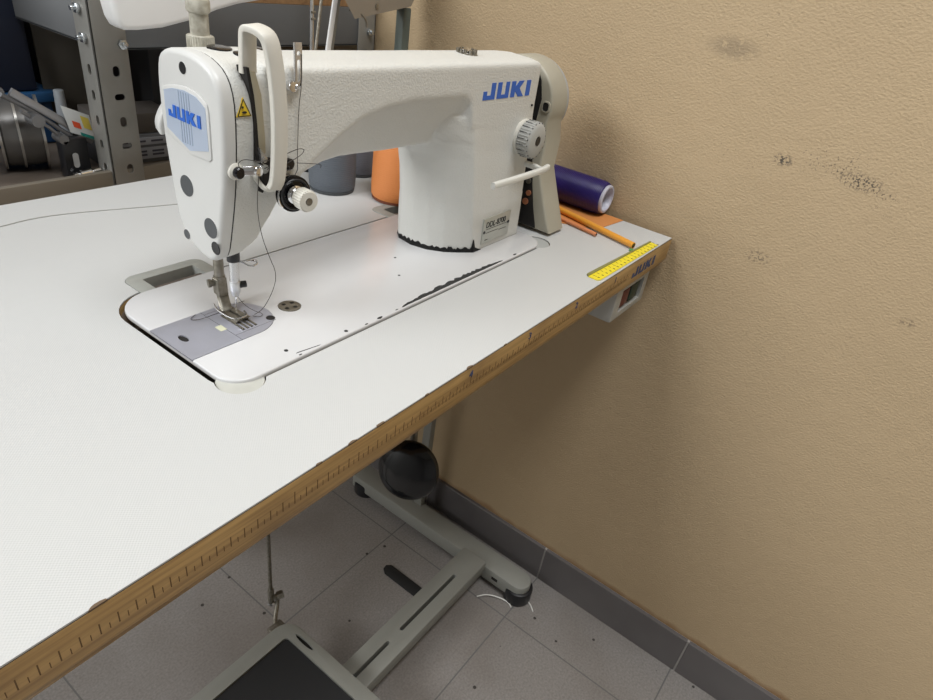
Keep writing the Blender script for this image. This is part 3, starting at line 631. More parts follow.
# ---- thread tension assembly
tc_ = Vector((-.5600, .1470, .1266)); dn = Vector((-.19, -1, .06)).normalized()
ta = part('tension_post', lathe([(0, .0085), (.006, .0085), (.006, .003), (.028, .003)], tc_, dn, 36), STEELD, sm, label='thread tension assembly')
part('tension_disc', [lathe([(.0030, .001), (.0030, .0125), (.0044, .0142), (.0054, .0142), (.0058, .0125), (.0056, .001)], tc_, dn, 40), lathe([(.0060, .001), (.0060, .0125), (.0070, .0142), (.0080, .0142), (.0084, .0125), (.0082, .001)], tc_, dn, 40)], GLOSSB, ta, label='black tension discs')
part('tension_ring', [lathe([(.0087, .0118), (.0095, .0124), (.0103, .0118), (.0100, .0106), (.0088, .0106), (.0087, .0118)], tc_, dn, 40, False), ], BLACK, ta)
part('spring_seat', lathe([(.0090, .0075), (.0105, .0072), (.0120, .005), (.0140, .003)], tc_, dn, 36), CHROME, ta)
part('tension_spring', tube([tc_ + dn * (.0105 + .0105 * i / 60) + Vector((math.cos(i * .65), 0, math.sin(i * .65))) * (.0052 + .0012 * math.sin(i * .05)) for i in range(61)], .0008, 8, 0), CHROME, ta)
part('thread_check_spring', tube([tc_ + dn * .003 + Vector((-.008, 0, .010)), tc_ + dn * .006 + Vector((-.014, 0, .004)), tc_ + dn * .006 + Vector((-.014, 0, -.006)), tc_ + dn * .006 + Vector((-.006, 0, -.013))], .0008, 8, 2), CHROME, ta)
kn_ = part('tension_nut', [lathe([(.0175, .0060), (.0178, .0078), (.0290, .0080), (.0300, .0074), (.0302, .0030), (.0290, .0028), (.0290, .0001)], tc_, dn, 40)] + [cyl(tc_ + dn * .0182 + Vector((math.cos(a), 0, math.sin(a))) * .0078, tc_ + dn * .0288 + Vector((math.cos(a), 0, math.sin(a))) * .0080, .0006, seg=6) for a in [2 * PI * i / 26 for i in range(26)]], KNOBW, ta, label='ribbed ivory tension nut')
part('nut_bore', cyl(tc_ + dn * .0289, tc_ + dn * .0304, .0026), STEELD, kn_)
# ---- needle bar, presser bar, foot
NX, NY = -.5815, .1960
nb = part('needle_bar', [cyl((NX + .001, NY, .0335), (NX + .001, NY, .085), .0042)], STEEL, sm)
part('bar_bush', [cyl((NX + .001, NY, .0540), (NX + .001, NY, .070), .0055)], BLACK, nb, label='black bush under the head')
part('needle_clamp', [cyl((NX + .001, NY, .0245), (NX + .001, NY, .0345), .0046, b=.0006), cyl((NX + .001, NY, .0200), (NX + .001, NY, .0246), .0030, .0044)], mat('clamp_white', (.75, .76, .78), .3, .5), nb)
part('clamp_screw', [cyl((NX + .004, NY - .002, .0305), (NX + .0095, NY - .004, .0305), .0030)], BLACK, nb)
part('needle', [cyl((NX + .001, NY, .0075), (NX + .001, NY, .0205), .00075, seg=12), cyl((NX + .001, NY, .0015), (NX + .001, NY, .0075), .0003, .00075, seg=12)], CHROME, nb)
PX, PY = -.5815, .2170
pb = part('presser_bar', [cyl((PX, PY, .0200), (PX, PY, .085), .0044), cyl((PX, PY, .0290), (PX, PY, .0315), .0052)], STEELD, sm)
part('foot_screw', [cyl((PX - .004, PY + .002, .0250), (PX - .0080, PY + .003, .0250), .0030), cyl((PX - .0070, PY + .0028, .025), (PX - .0095, PY + .0036, .025), .0038)], STEELD, pb, label='knurled foot screw')
FX = NX - .0055
sh = [hull([(PX - .0055, PY - .0045, .0300), (PX + .0045, PY - .0045, .0300), (PX - .0055, PY + .004, .0300), (PX + .0045, PY + .004, .0300), (PX - .0050, PY - .006, .0125), (PX + .0045, PY - .006, .0125), (PX - .0050, PY + .003, .0145), (PX + .0045, PY + .003, .0145)]),
      hull([(PX - .0045, PY - .006, .0135), (PX + .0045, PY - .006, .0135), (PX - .0045, PY + .001, .0150), (PX + .0045, PY + .001, .0150), (PX - .0100, PY - .0185, .0050), (PX - .001, PY - .0185, .0050), (PX - .0100, PY - .0120, .0042), (PX - .001, PY - .0120, .0042)])]
part('presser_foot', [bev(s, .0006, 1) for s in sh] + [cut(hull([(FX - .0055, NY + .010, .0026), (FX + .0075, NY + .010, .0026), (FX - .0055, NY - .0150, .0026), (FX + .0075, NY - .0150, .0026), (FX - .0055, NY + .010, .0050), (FX + .0075, NY + .010, .0050), (FX - .0055, NY - .012, .0046), (FX + .0075, NY - .012, .0046), (FX - .0055, NY - .0180, .0060), (FX + .0075, NY - .0180, .0060)]), [box(FX - .0002, FX + .0022, NY - .030, NY + .004, 0, .02)])], STEELD, pb, label='steel presser foot')
part('finger_guard', tube([(FX - .008, NY + .012, .011), (FX - .010, NY + .004, .0085), (FX - .007, NY - .010, .0060), (FX - .004, NY - .017, .0072), (FX + .006, NY - .017, .0072), (FX + .0085, NY - .008, .0068)], .0008, 8, 2), CHROME, pb, label='bright wire guard round the foot')
part('lower_thread_guide', tube([(NX + .004, NY - .004, .0545), (NX + .010, NY - .012, .0500), (NX + .017, NY - .012, .0510), (NX + .018, NY - .008, .0525), (NX + .010, NY - .006, .0530)], .0009, 8, 1), CHROME, nb)
part('plate_sticker', box(-.6095, -.6035, .1780, .1870, pz_, pz_ + .0002), mat('sticker_cream', (.62, .62, .45), .5), sm, label='small pale sticker on the needle plate')
# ---- oil sight window on top of the arm
ow = Vector((-.2965, .1830, .2130))
ows = part('oil_window', lathe([(0, .0125), (.0015, .0120), (.0025, .0100), (.0028, .0001)], ow, up, 36), STEELD, sm, label='round metal oil window on top of the arm')
part('window_rim', [cyl(ow + Vector((.0095 * math.cos(a), .0095 * math.sin(a), .001)), ow + Vector((.0095 * math.cos(a), .0095 * math.sin(a), .0062)), .0016, seg=10) for a in [2 * PI * i / 12 for i in range(12)]], STEELD, ows)
part('window_dome', lathe([(.002, .0062), (.005, .0056), (.0072, .003), (.0076, .0001)], ow, up, 28), CHROME, ows)
# ---- lettering, name plate
part('arm_logo', juki(lambda u, v, d: (-.3072 + u, body_y(-.3072 + u, .1765 + v) - d + .0001, .1765 + v - u * .01), .0165, .0915, .0005), BLUE, sm, label='blue letters JUKI on the arm', smooth=False)
yp = .1440 + .025 * .027
np_ = part('name_plate', prism([(-.2740, .0085), (-.2170, .0095), (-.2170, .0415), (-.2740, .0405)], 'y', .1428, .1460, .0002), mat('plate_silver', (.50, .51, .47), .35, .4), sm, label='silver name plate')
part('plate_text', [text('DDL-8700', lambda u, v, d: (-.2695 + u, .1428 - d, .0285 + v), .0074, .95)] + [box(-.268, -.222, .1425, .1430, .0262, .0266), box(-.268, -.242, .1425, .1430, .0215, .0219), box(-.240, -.224, .1425, .1430, .0200, .0204), box(-.268, -.262, .1425, .1430, .0125, .0132)], DARK, np_, smooth=False)
part('plate_rivet', [cyl((-.2715, .1422, .0235), (-.2715, .1435, .0235), .0019)], BLACK, np_)
part('plate_rivet', cyl((-.2200, .1422, .0265), (-.2200, .1435, .0265), .0019), BLACK, np_)
part('body_dot', cyl((-.2050, .1465, .1640), (-.2050, .1500, .1640), .0012), DARK, sm)
# ---- stitch dial
dc = Vector((-.2140, .1480, .1290)); dd = Vector((0, -1, 0))
part('dial_base', lathe([(0, .0205), (.004, .0205), (.0048, .0195), (.0048, .0001)], dc, dd, 48), KNOBW, sm, label='cream ring behind the dial')
sdl = part('stitch_dial', [lathe([(.0050, .0190), (.0062, .0204), (.0190, .0204), (.0205, .0192), (.0222, .0150), (.0226, .0060), (.0215, .0050), (.0215, .0001)], dc, dd, 56)] + [cyl(dc + dd * .0062 + Vector((math.cos(a), 0, math.sin(a))) * .0202, dc + dd * .0195 + Vector((math.cos(a), 0, math.sin(a))) * .0202, .0009, seg=6) for a in [2 * PI * i / 36 for i in range(36)]], mat('dial_grey', (.42, .42, .40), .5), sm, label='ribbed grey stitch length dial')
part('dial_marks', [cyl(dc + dd * .0062 + Vector((math.cos(a), 0, math.sin(a))) * .0208, dc + dd * .0205 + Vector((math.cos(a), 0, math.sin(a))) * .0202, .0007, seg=6) for a in [2 * PI * (i + .5) / 18 for i in range(18)]], mat('mark_grey', (.09, .09, .09), .6), sdl, smooth=False)
part('dial_hub', cyl(dc + dd * .0205, dc + dd * .0229, .0048), BLACK, sdl, label='dark hub')
# ---- reverse lever
part('reverse_lever', [strap([(-.3080, .1180, .0948), (-.2500, .1180, .0948), (-.2000, .1195, .0948), (-.1820, .1230, .0948)], .0075, .0060, (0, 0, 1), .0022, 1), strap([(-.2020, .1200, .0948), (-.1960, .1340, .0948), (-.1960, .1500, .0948)], .0070, .0060, (0, 0, 1), .002, 1)], mat('lever_white', (.72, .72, .68), .35), sm, label='white reverse feed lever')
# ---- knee/hand presser lifter behind the head
part('presser_lifter', [strap([(-.5920, .2330, .1840), (-.6020, .2360, .1760), (-.6090, .2375, .1640), (-.6075, .2390, .1560)], .0130, .0050, (.3, 1, 0), .002, 2), cyl((-.590, .220, .184), (-.596, .240, .184), .006)], PAINTS, sm, label='cream hand lifter behind the head')
# ---- belt cover, interior, hand wheel
WC = (.2020, .1545)
def arc(c, r, a0, a1, n): return [(c[0] + r * math.cos(math.radians(a0 + (a1 - a0) * i / n)), c[1] + r * math.sin(math.radians(a0 + (a1 - a0) * i / n))) for i in range(n + 1)]
cov_o = arc((.1970, .1565), .0515, 20, 200, 26) + [(.1440, .1150), (.1450, .0800), (.1320, .0480), (.1200, .0200), (.1135, .0042), (.2500, .0042), (.2500, .150)]
cv = prism(cov_o, 'x', -.1600, -.1200, 0)
bmesh.ops.bevel(cv, geom=[e for e in cv.edges if abs(e.verts[0].co.x - e.verts[1].co.x) < 1e-5], offset=.003, segments=3, affect='EDGES', profile=.5, clamp_overlap=True)
bc = part('belt_cover', cv, COVERP, sm, label='beige belt cover beside the column', ang=50)
kx = []
rim = [(.1765, .0062), (.1720, .030), (.1680, .0600), (.1690, .0900), (.1690, .120)]
part('cover_inner_shade', prism([(.1360, .0100), (.1430, .0300), (.1510, .0600), (.1580, .0900), (.1620, .1150), (.1630, .1400), (.1610, .1650), (.1660, .1850), (.1740, .1980), (.2400, .1980), (.2400, .0060), (.1355, .006)], 'x', -.1612, -.1585), DARK, bc, label='dark panel painting the shaded inside of the belt cover')  # flat dark panel on the solid cover paints its shaded interior
part('cover_slot', prism(rrect(.1490, .1570, .1520, .1620, .003), 'x', -.1612, -.1590), DARK, bc, label='dark slot with raised rim')
part('slot_rim', cut(prism(rrect(.1472, .1588, .1502, .1638, .0045), 'x', -.1618, -.1595, .0004), [prism(rrect(.1490, .1570, .1520, .1620, .003), 'x', -.17, -.15)]), COVERP, bc)
part('shaft_and_gap_shade', [cyl((-.1900, .192, .1600), (-.1600, .192, .1600), .020), box(-.1883, -.1615, .1720, .2300, .0100, .1950, .002)], mat('gap_shade_black', (.012, .010, .013), .5), sm, label='black shaft and block painting the dark gap between column and belt cover')  # black block paints the shade of the gap between column and cover
for (yy, zz, r, c) in ((.1535, .0490, .0036, 1), (.1560, .0370, .0042, 1), (.1570, .0640, .0036, 0)):
    part('bolt_head', cyl((-.1600, yy, zz), (-.1630, yy, zz), r), mat('copper', (.75, .30, .16), .3, .6) if c else STEELD, sm, label='copper coloured bolt' if c else 'steel bolt')
part('hand_wheel', lathe([(0, .046), (.001, .0490), (.006, .0505), (.012, .0505), (.016, .0490), (.0185, .0440), (.0190, .035), (.017, .030), (.017, .0001)], (-.1192, WC[0], WC[1]), (1, 0, 0), 72), mat('wheel_grey', (.36, .38, .39), .4), sm, label='grey hand wheel behind the belt cover', ang=50)

# ---- loose threads on the machine
THR = mat('dark_thread', (.05, .045, .04), .7)
sth = thing('machine_thread', 'thin dark thread strung over the front of the sewing machine head', 'thread', (-.57, .14, .15))
part('upper_thread', [tube([(-.5502, .1436, .2270), (-.5502, .1436, .2050), (-.5508, .1462, .1900), (-.5530, .1455, .1500), (-.5560, .1415, .1430), (-.5680, .1440, .1300)], .00028, 5, 1),
                      tube([(-.5860, .1400, .1500), (-.5700, .1445, .1560), (-.5560, .1400, .1620), (-.5500, .1400, .1600), (-.5540, .1400, .1560), (-.566, .144, .150), (-.575, .143, .147)], .0003, 5, 2),
                      tube([(-.5560, .1425, .1500), (-.5450, .1380, .1490), (-.5350, .1380, .1470), (-.5360, .138, .144)], .0003, 5, 2),
                      tube([(-.5740, .1430, .1520), (-.5600, .1420, .1470), (-.5730, .1430, .1430), (-.5600, .1430, .1420), (-.5720, .1400, .1380)], .0003, 5, 1)], THR, sth, smooth=False)
part('lower_thread', [tube([(-.5830, .1410, .1560), (-.5930, .1400, .1570), (-.6040, .1420, .1600), (-.6080, .1440, .1570), (-.6060, .1450, .1530)], .0003, 5, 2),
                      tube([(-.5935, .1400, .1480), (-.5935, .1440, .1200), (-.5870, .1480, .0950), (-.5790, .1500, .0750), (-.5700, .1520, .0550), (-.5680, .1600, .0350), (-.5680, .1750, .0100), (-.572, .182, .0035)], .0003, 5, 2),
                      tube([(-.5780, .1980, .018), (-.5770, .190, .012), (-.5690, .186, .004), (-.5640, .1800, .0026), (-.5700, .1760, .0026), (-.5740, .182, .0028)], .00025, 5, 2),
                      tube([(-.586, .195, .0085), (-.598, .200, .0060), (-.6120, .204, .0030), (-.6190, .210, .0026), (-.610, .214, .003)], .0003, 5, 2)], THR, sth, smooth=False)
single('table_thread', tube([(-.72, .486, .0006), (-.66, .487, .0006), (-.615, .495, .0006), (-.570, .485, .0006), (-.52, .468, .0006), (-.47, .452, .0006), (-.42, .44, .0006)], .0005, 6, 2), mat('pale_thread', (.38, .38, .36), .7), 'long pale grey thread lying across the white table behind the machine head', 'thread', smooth=False)

# ================================================================== THINGS ON THE TABLE
def spool(name, label, x, y, r, h, m, base, grp=None):
    t = thing(name, label, 'thread spool', (x, y, 0), grp)
    part('spool_base', lathe([(0, r * .90), (.001, r * .95), (.004, r * .96), (.005, r * .90)], (x, y, .0003), (0, 0, 1), 48), base, t, label='dark base rim')
    part('thread_winding', lathe([(.004, r * .93), (.007, r * .985), (.02, r), (h * .55, r * .985), (h - .008, r * .95), (h - .002, r * .92), (h, r * .85), (h + .0005, .008)], (x, y, .0003), (0, 0, 1), 64), m, t)
    part('spool_core', lathe([(h - .01, .012), (h + .012, .011), (h + .012, .008), (h - .01, .008)], (x, y, .0003), (0, 0, 1), 32), base, t)
    return t
spool('thread_spool', 'big slate grey thread cone seen under the machine arm, left of the orange one', -.2745, .4000, .0320, .100, GRTH, mat('spool_dark', (.05, .055, .06), .5), 'thread cones behind the machine')
spool('thread_spool', 'lighter grey thread cone standing farthest back between the slate and the orange cone', -.1905, .4340, .0300, .098, GRTH2, MATS['spool_dark'], 'thread cones behind the machine')
spool('thread_spool', 'bright orange thread cone standing behind the machine column', -.2255, .3240, .0355, .125, ORTH, mat('spool_rust', (.16, .045, .02), .5), 'thread cones behind the machine')
# violet spool lying along the wall
vs = thing('violet_thread_spool', 'deep violet thread spool lying on its side against the beige wall on an orange card', 'thread spool', (-.0135, .17, .025))
vx, vz, vr = -.0130, .0262, .0245
part('thread_winding', lathe([(.004, .0178), (0, .020), (.001, .0225), (.005, .0238), (.015, vr), (.09, vr), (.135, vr), (.150, .0225), (.1515, .0178)], (vx, .1085, vz), (0, 1, 0), 64, False), PUTH, vs)
part('cone_tube', lathe([(-.0035, .0205), (-.0045, .0195), (-.0045, .0170), (-.003, .0160), (.150, .0130), (.1515, .0178), (.002, .0195), (-.0015, .0208), (-.0035, .0205)], (vx, .1085, vz), (0, 1, 0), 48, False), mat('tube_lilac', (.50, .50, .58), .45), vs, label='pale hollow plastic tube')
card = single('orange_card', prism([(-.0012, .0770), (-.0700, .0850), (-.1150, .1600), (-.1150, .2300), (-.0012, .2300)], 'z', .0002, .0010), mat('card_orange', (.62, .245, .07), .6), 'flat orange card lying on the table corner under the violet spool', 'card', smooth=False)
def stick(name, a, b, r, m, label, hole=True):
    t = thing(name, label, 'pencil', a)
    d = (Vector(b) - Vector(a)).normalized()
    part('barrel', cyl(b, a, r, seg=16), m, t)
    part('end_hole', cyl(Vector(a) - d * .0001, Vector(a) + d * .001, r * .72, seg=16), BLACK, t)
    return t
stick('orange_stick', (-.0945, .0200, .0056), (-.0490, .205, .0060), .0042, mat('stick_orange', (.75, .33, .04), .35), 'long orange stick with a dark open end pointing at the yellow tape')
stick('orange_stick', (-.0990, .0730, .0036), (-.0740, .215, .0036), .0026, mat('stick_salmon', (.66, .24, .10), .45), 'thin salmon orange stick lying left of the long orange one, nearest the machine')
tp = thing('measuring_tape', 'yellow measuring tape strip stuck along the front right edge of the white table', 'measuring tape', (-.14, .01, 0))
tx0, tx1 = -.2260, -.0500
ta_, tb_ = .0040, .0185
part('tape_strip', prism([(tx0, ta_ + .003), (tx0 + .004, ta_), (tx1, ta_ - .002), (tx1 + .002, tb_ - .006), (tx0, tb_)], 'z', .0002, .0012), mat('tape_yellow', (.80, .66, .03), .4), tp, smooth=False)
part('tape_edge', prism([(tx0, tb_), (tx1 + .002, tb_ - .006), (tx1 + .002, tb_ - .0035), (tx0 + .004, tb_ + .004)], 'z', .0002, .0022), mat('tape_olive', (.22, .21, .07), .5), tp, label='olive rear edge of the strip', smooth=False)
tks = []
for i in range(18):
    x = tx0 + .008 + i * .010; y = tb_ - .0015 - .006 * (x - tx0) / .186
    tks.append(box(x - .0004, x + .0004, y - (.0055 if i % 5 == 0 else .0035), y, .0011, .0013))
    tks.append(box(x - .0012, x + .0008, y - .0095, y - .0068, .0011, .0013))
part('tape_marks', tks, mat('tape_ink', (.10, .09, .02), .7), tp, smooth=False)
part('green_patch', cyl((-.1010, .0190, .0004), (-.1010, .0190, .0024), .0030), mat('patch_green', (.10, .30, .10), .5), tp, label='small green spot')

# thread stand and bracket behind the arm
tsd = thing('thread_stand', 'thin chrome thread stand rod rising behind the machine arm', 'thread stand', (-.2420, .480, 0))
part('stand_base', [cyl((-.2420, .480, .0003), (-.2420, .480, .006), .020, b=.001), cyl((-.2420, .480, .006), (-.2420, .480, .018), .009, b=.001)], BLACK, tsd)
part('rod', cyl((-.2420, .480, .006), (-.2420, .480, .62), .0030), CHROME, tsd, label='chrome rod')
part('eyelet', [cyl((-.2455, .476, z), (-.2395, .476, z), .0016) for z in (.2010, .2090)] , STEELD, tsd)
part('stay', cyl((-.2400, .478, .140), (-.2010, .500, .262), .0022), STEELD, tsd, label='dark slanting stay')
wsl = thing('leaning_bar', 'white narrow metal bar leaning upright right behind the chrome thread rod', 'bar', (-.185, .505, 0))
part('white_face', strap([(-.2110, .505, .0004), (-.1885, .505, .1600), (-.1720, .505, .2500), (-.151, .505, .40)], .0085, .0030, (1, 0, 0), .0008, 0), mat('slat_white', (.85, .85, .84), .4), wsl)
part('rear_flange', strap([(-.1970, .512, .0004), (-.1760, .512, .1600), (-.1600, .512, .2500), (-.139, .512, .40)], .0080, .0030, (1, 0, 0), .0008, 0), mat('slat_grey', (.27, .265, .235), .5), wsl, label='grey rear flange')
gb = thing('post_bracket', 'grey metal bracket box on a green grey post between the shelf and the wall', 'bracket', (-.0330, .500, 0))
part('post', [box(-.0440, -.0260, .494, .510, .0004, .2160, .002)], mat('post_green', (.10, .12, .105), .45), gb, label='green grey square post')
part('post_foot', box(-.055, -.012, .485, .525, .0003, .005, .001), BLACK, gb)
part('bracket_box', [hull([(-.1725, .470, .2030), (-.1925, .470, .2260), (-.1925, .470, .2700), (-.0507, .470, .2800), (-.0507, .470, .2304), (-.0560, .470, .2215), (-.1500, .496, .2060), (-.1725, .496, .2600), (-.0200, .515, .2800), (-.0200, .515, .2180)])], mat('bracket_grey', (.25, .215, .17), .5), gb)
part('bracket_rivet', cyl((-.130, .4685, .2200), (-.130, .4710, .2200), .0035), STEELD, gb)
part('bracket_lip', tube([(-.1740, .480, .2130), (-.1600, .470, .2100), (-.1520, .468, .2020), (-.1500, .468, .1930)], .0015, 8, 1), STEELD, gb)

# ================================================================== SHELVING BEHIND THE TABLE
sh_ = thing('shelving_unit', 'galvanised steel shelving unit with slotted angle uprights and a chipboard shelf behind the table', 'shelf', (-.23, .80, -T))
SY = .600
def upright(x, lx, nm_label, z0=-T + .0003, z1=.75, flip=1):
    a = box(x, x + lx, SY, SY + .0025, z0, z1, .0006); b = box(x if flip > 0 else x + lx - .0025, (x + .0025) if flip > 0 else x + lx, SY, SY + .036, z0, z1, .0006)
    cs = []
    for i in range(30):
        z = .1200 - i * .0305 if i < 26 else .34 + (i - 26) * .035
        c = x + lx * .56
        if i % 2: cs.append(prism(rrect(c - .0065, c + .0065, z - .0038, z + .0038, .0036), 'y', SY - .01, SY + .01))
        else: cs.append(prism(rrect(c - .0042, c + .0042, z - .0062, z + .0062, .004), 'y', SY - .01, SY + .01))
        cs.append(prism(rrect(SY + .0145, SY + .0215, z - .0062, z + .0062, .0033), 'x', x - .01, x + .01 if flip > 0 else x + lx + .01))
    u = part('upright', [cut(a, cs[0::2]), cut(b, cs[1::2])], GALV, sh_, label=nm_label)
    return u
upright(-.4730, .0420, 'slotted galvanised corner upright')
upright(-.0330, .0400, 'slotted upright next to the wall', flip=-1)
for (x, y0, nm) in ((-.473, 1.34, 'rear upright'), (.010 - .044, 1.34, 'rear upright')):
    part('upright', [box(x, x + .04, y0 + .036, y0 + .0385, -T + .0003, .75), box(x, x + .0025, y0, y0 + .036, -T + .0003, .75)], GALVD, sh_, label=nm)
part('front_beam', [box(-.4560, -.0100, SY + .0030, SY + .0050, .1440, .2010, .0005), box(-.4560, -.0100, SY + .003, SY + .020, .1440, .1460)], mat('beam_grey', (.14, .145, .15), .5, .2), sh_, label='grey front beam')
part('side_beam', [box(-.4705, -.4685, SY + .003, 1.54, .1480, .2080, .0005), box(-.4705, -.458, SY + .003, 1.54, .1480, .1500)], GALVD, sh_, label='side beam running back')
part('shelf_board', box(-.4680, .0, SY + .006, 1.37, .2012, .2200), WOODC, sh_, label='chipboard shelf board')
part('lower_board', box(-.93, -.0, SY + .012, 1.37, -.034, -.020), mat('board_tan', (.13, .105, .085), .6), sh_, label='lower shelf board')
part('lower_beam', [box(-.93, -.0, SY + .0030, SY + .0120, -.052, -.0030, .001)], mat('beam_tan', (.20, .175, .14), .45, .2), sh_, label='tan lower front rail')
part('end_upright', box(-.97, -.93, SY, SY + .036, -T + .0003, .75), GALV, sh_)
part('end_upright', box(-.97, -.93, 1.34, 1.376, -T + .0003, .75), GALV, sh_)
def bolt(x, y, z, d, r=.0062):
    d = Vector(d)
    return [cyl(Vector((x, y, z)), Vector((x, y, z)) + d * .0045, r, seg=6, b=.0005), cyl(Vector((x, y, z)) + d * .004, Vector((x, y, z)) + d * .0095, r * .5, seg=14, b=.0006)]
for a in ((-.4734, SY + .020, .1870, (-1, 0, 0)), (-.4734, SY + .016, .1560, (-1, 0, 0)), (-.4380, SY - .0003, .1510, (0, -1, 0)), (-.0080, SY - .0003, .165, (0, -1, 0))):
    part('bolt', bolt(*a), mat('zinc_bolt', (.55, .58, .60), .25, .9), sh_, label='bright zinc bolt')

# things on the lower shelf, all standing on the board at z = -.020
SZ = -.0198
MB = mat('crate_blue', (.012, .06, .16), .55)
cr_ = thing('storage_crate', 'dark blue plastic crate at the back of the shelf behind the metal pulleys', 'crate', (-.65, .90, SZ))
part('crate_body', cut(box(-.84, -.445, .80, .97, SZ, .046, .006), [box(-.83, -.455, .81, .96, SZ + .01, .2)]), MB, cr_)
part('crate_rim', cut(box(-.848, -.437, .792, .978, .040, .054, .003), [box(-.83, -.455, .81, .96, -.02, .2)]), mat('crate_rim_blue', (.02, .09, .22), .5), cr_)
single('dark_case', box(-.90, -.46, .80, .975, .0545, .31, .006), mat('case_navy', (.008, .012, .028), .6), 'large dark case on top of the blue crate under the shelf beam', 'case')
single('fibre_panel', rot(box(-.450, -.385, .800, .812, SZ, .190, .001), 'Z', -.35, (-.42, .806, 0)), mat('panel_brown', (.095, .085, .070), .7), 'upright brownish grey panel standing behind the steel corner upright', 'panel')
def pulley(x, y, r, w, label):
    c = Vector((x, y, SZ + r + .0002)); d = Vector((1, -.35, 0)).normalized()
    t = thing('metal_pulley', label, 'pulley', (x, y, SZ), 'metal pulleys on the lower shelf')
    M = mat('pulley_steel', (.17, .165, .16), .4, .6, noise=(8, .5, (.09, .09, .09)))
    part('drum', lathe([(-w, .012), (-w, r * .86), (-w + .002, r * .90), (-w * .1, r * .92), (0, r * .90), (w * .5, r * .9), (w, r * .86), (w, .012)], c, d, 64), M, t)
    part('flange', [lathe([(-w - .003, r * .55), (-w - .003, r), (-w, r), (-w, r * .55)], c, d, 64, False), lathe([(-w * .18, r * .8), (-w * .18, r * .985), (-w * .05, r * .985), (-w * .05, r * .8)], c, d, 64, False), lathe([(w, r * .55), (w, r), (w + .003, r), (w + .003, r * .55)], c, d, 64, False)], mat('flange_steel', (.42, .41, .39), .3, .8), t, label='bright raised rim')
    part('hub', lathe([(-w - .012, .008), (-w - .012, .016), (-w + .01, .016), (-w + .01, .008)], c, d, 28), STEELD, t)
pulley(-.528, .714, .046, .022, 'larger grey metal pulley with bright rims on the lower shelf')
pulley(-.612, .708, .038, .020, 'smaller metal pulley at the left edge of the photo')
mc = thing('metal_mechanism', 'slanted bright metal lever mechanism lying over the pulley on the shelf', 'mechanism', (-.50, .66, SZ))
part('lever_bar', [strap([(-.5640, .652, .0900), (-.5300, .660, .0660), (-.4860, .655,   .0260)], .009, .0045, (0, 1, .3), .001, 0), cyl((-.564, .655, .0905), (-.564, .662, .0905), .0065), strap([(-.5480, .648, .0700), (-.5200, .648, .0480), (-.4880, .648, .0120)], .006, .004, (0, 1, 0), .001, 0), cyl((-.5330, .640, .0580), (-.5330, .660, .0580), .0075), cyl((-.5080, .640, .0330), (-.5080, .660, .0330), .006)], mat('mech_steel', (.20, .20, .205), .4, .6), mc)
part('side_rail', [strap([(-.5500, .6585, .0900), (-.5000, .6585, .0520), (-.4650, .6585, .0220)], .005, .010, (0, 1, 0), .001, 0)], mat('rail_steel', (.34, .34, .35), .35, .6), mc, label='bright rail')
part('support_foot', [box(-.512, -.480, .640, .6585, SZ, .0330, .003)], BLACK, mc, label='black block under the bar')
part('foot_slot', prism(rrect(-.5020, -.4950, -.004, .015, .0033), 'y', .6390, .6410), mat('slot_grey', (.42, .42, .42), .6), mc, label='pale oval slot')
part('knob', [cyl((-.500, .632, -.0115), (-.486, .632, -.0105), .0060), cyl((-.4860, .632, -.0105), (-.474, .630, -.0080), .0035), lathe([(0, .004), (.004, .006), (.008, .004)], (-.508, .632, -.0125), (1, 0, 0), 20)], CHROME, mc)
st_ = thing('sticker_plate', 'white card with red, yellow and teal blocks leaning on the metal mechanism', 'card', (-.475, .655, .03))
def slab3(u0, u1, v0, v1, m, nm, lb, off=0.0):
    o = Vector((-.5000, .6520, .0720)); U = Vector((.034, .004, -.016)); V = Vector((.006, .0, -.034))
    N = U.cross(V).normalized()
    if N.y > 0: N = -N
    c = [o + U * a + V * b + N * off for a, b in ((u0, v0), (u1, v0), (u1, v1), (u0, v1))]
    bm = hull([p for p in c] + [p + N * .0008 for p in c]); part(nm, bm, m, st_, label=lb, smooth=False)
slab3(0, 1, 0, 1, mat('card_white', (.68, .70, .70), .5), 'card', 'white card')
slab3(.22, .50, .48, .72, mat('blk_red', (.75, .09, .03), .5), 'colour_block', 'red block', .0005)
slab3(.62, .92, .15, .62, mat('blk_yellow', (.72, .58, .10), .5), 'colour_block', 'yellow block', .0005)
slab3(.40, 1.0, .86, .99, mat('blk_teal', (.02, .28, .24), .5), 'colour_block', 'teal strip', .0005)
single('white_tube', [cyl((-.4480, .7700, SZ), (-.4480, .7700, .0620), .0085, .0065, b=.001)], mat('tube_white', (.42, .45, .48), .4), 'pale grey narrow tube standing behind the slanted metal mechanism and pulleys', 'tube')
# right bay
bxs = thing('label_box', 'grey carton with a white printed label on the shelf right of the steel upright', 'box', (-.37, .70, SZ))
part('carton', rot(box(-.445, -.335, .665, .745, SZ, .020, .001), 'Z', -.1, (-.4, .73, 0)), mat('carton_grey', (.13, .135, .145), .6), bxs)
part('label_panel', [rot(box(-.440, -.340, .6635, .6655, a, b, 0), 'Z', -.1, (-.4, .73, 0)) for a, b in ((-.014, .002), (.006, .016))], mat('label_white', (.36, .37, .41), .5), bxs, label='pale printed label', smooth=False)
part('label_print', [rot(box(-.425 + i * .025, -.408 + i * .025, .6628, .6636, z, z + .0026), 'Z', -.1, (-.4, .73, 0)) for i in range(3) for z in (-.0095, -.0045, .0100)], mat('label_ink', (.07, .07, .09), .6), bxs, smooth=False)
single('brown_box', rot(box(-.440, -.335, .670, .740, .0205, .048, .002), 'Z', -.1, (-.4, .73, 0)), mat('box_taupe', (.10, .088, .078), .7), 'taupe box lying on top of the carton with the white label', 'box')
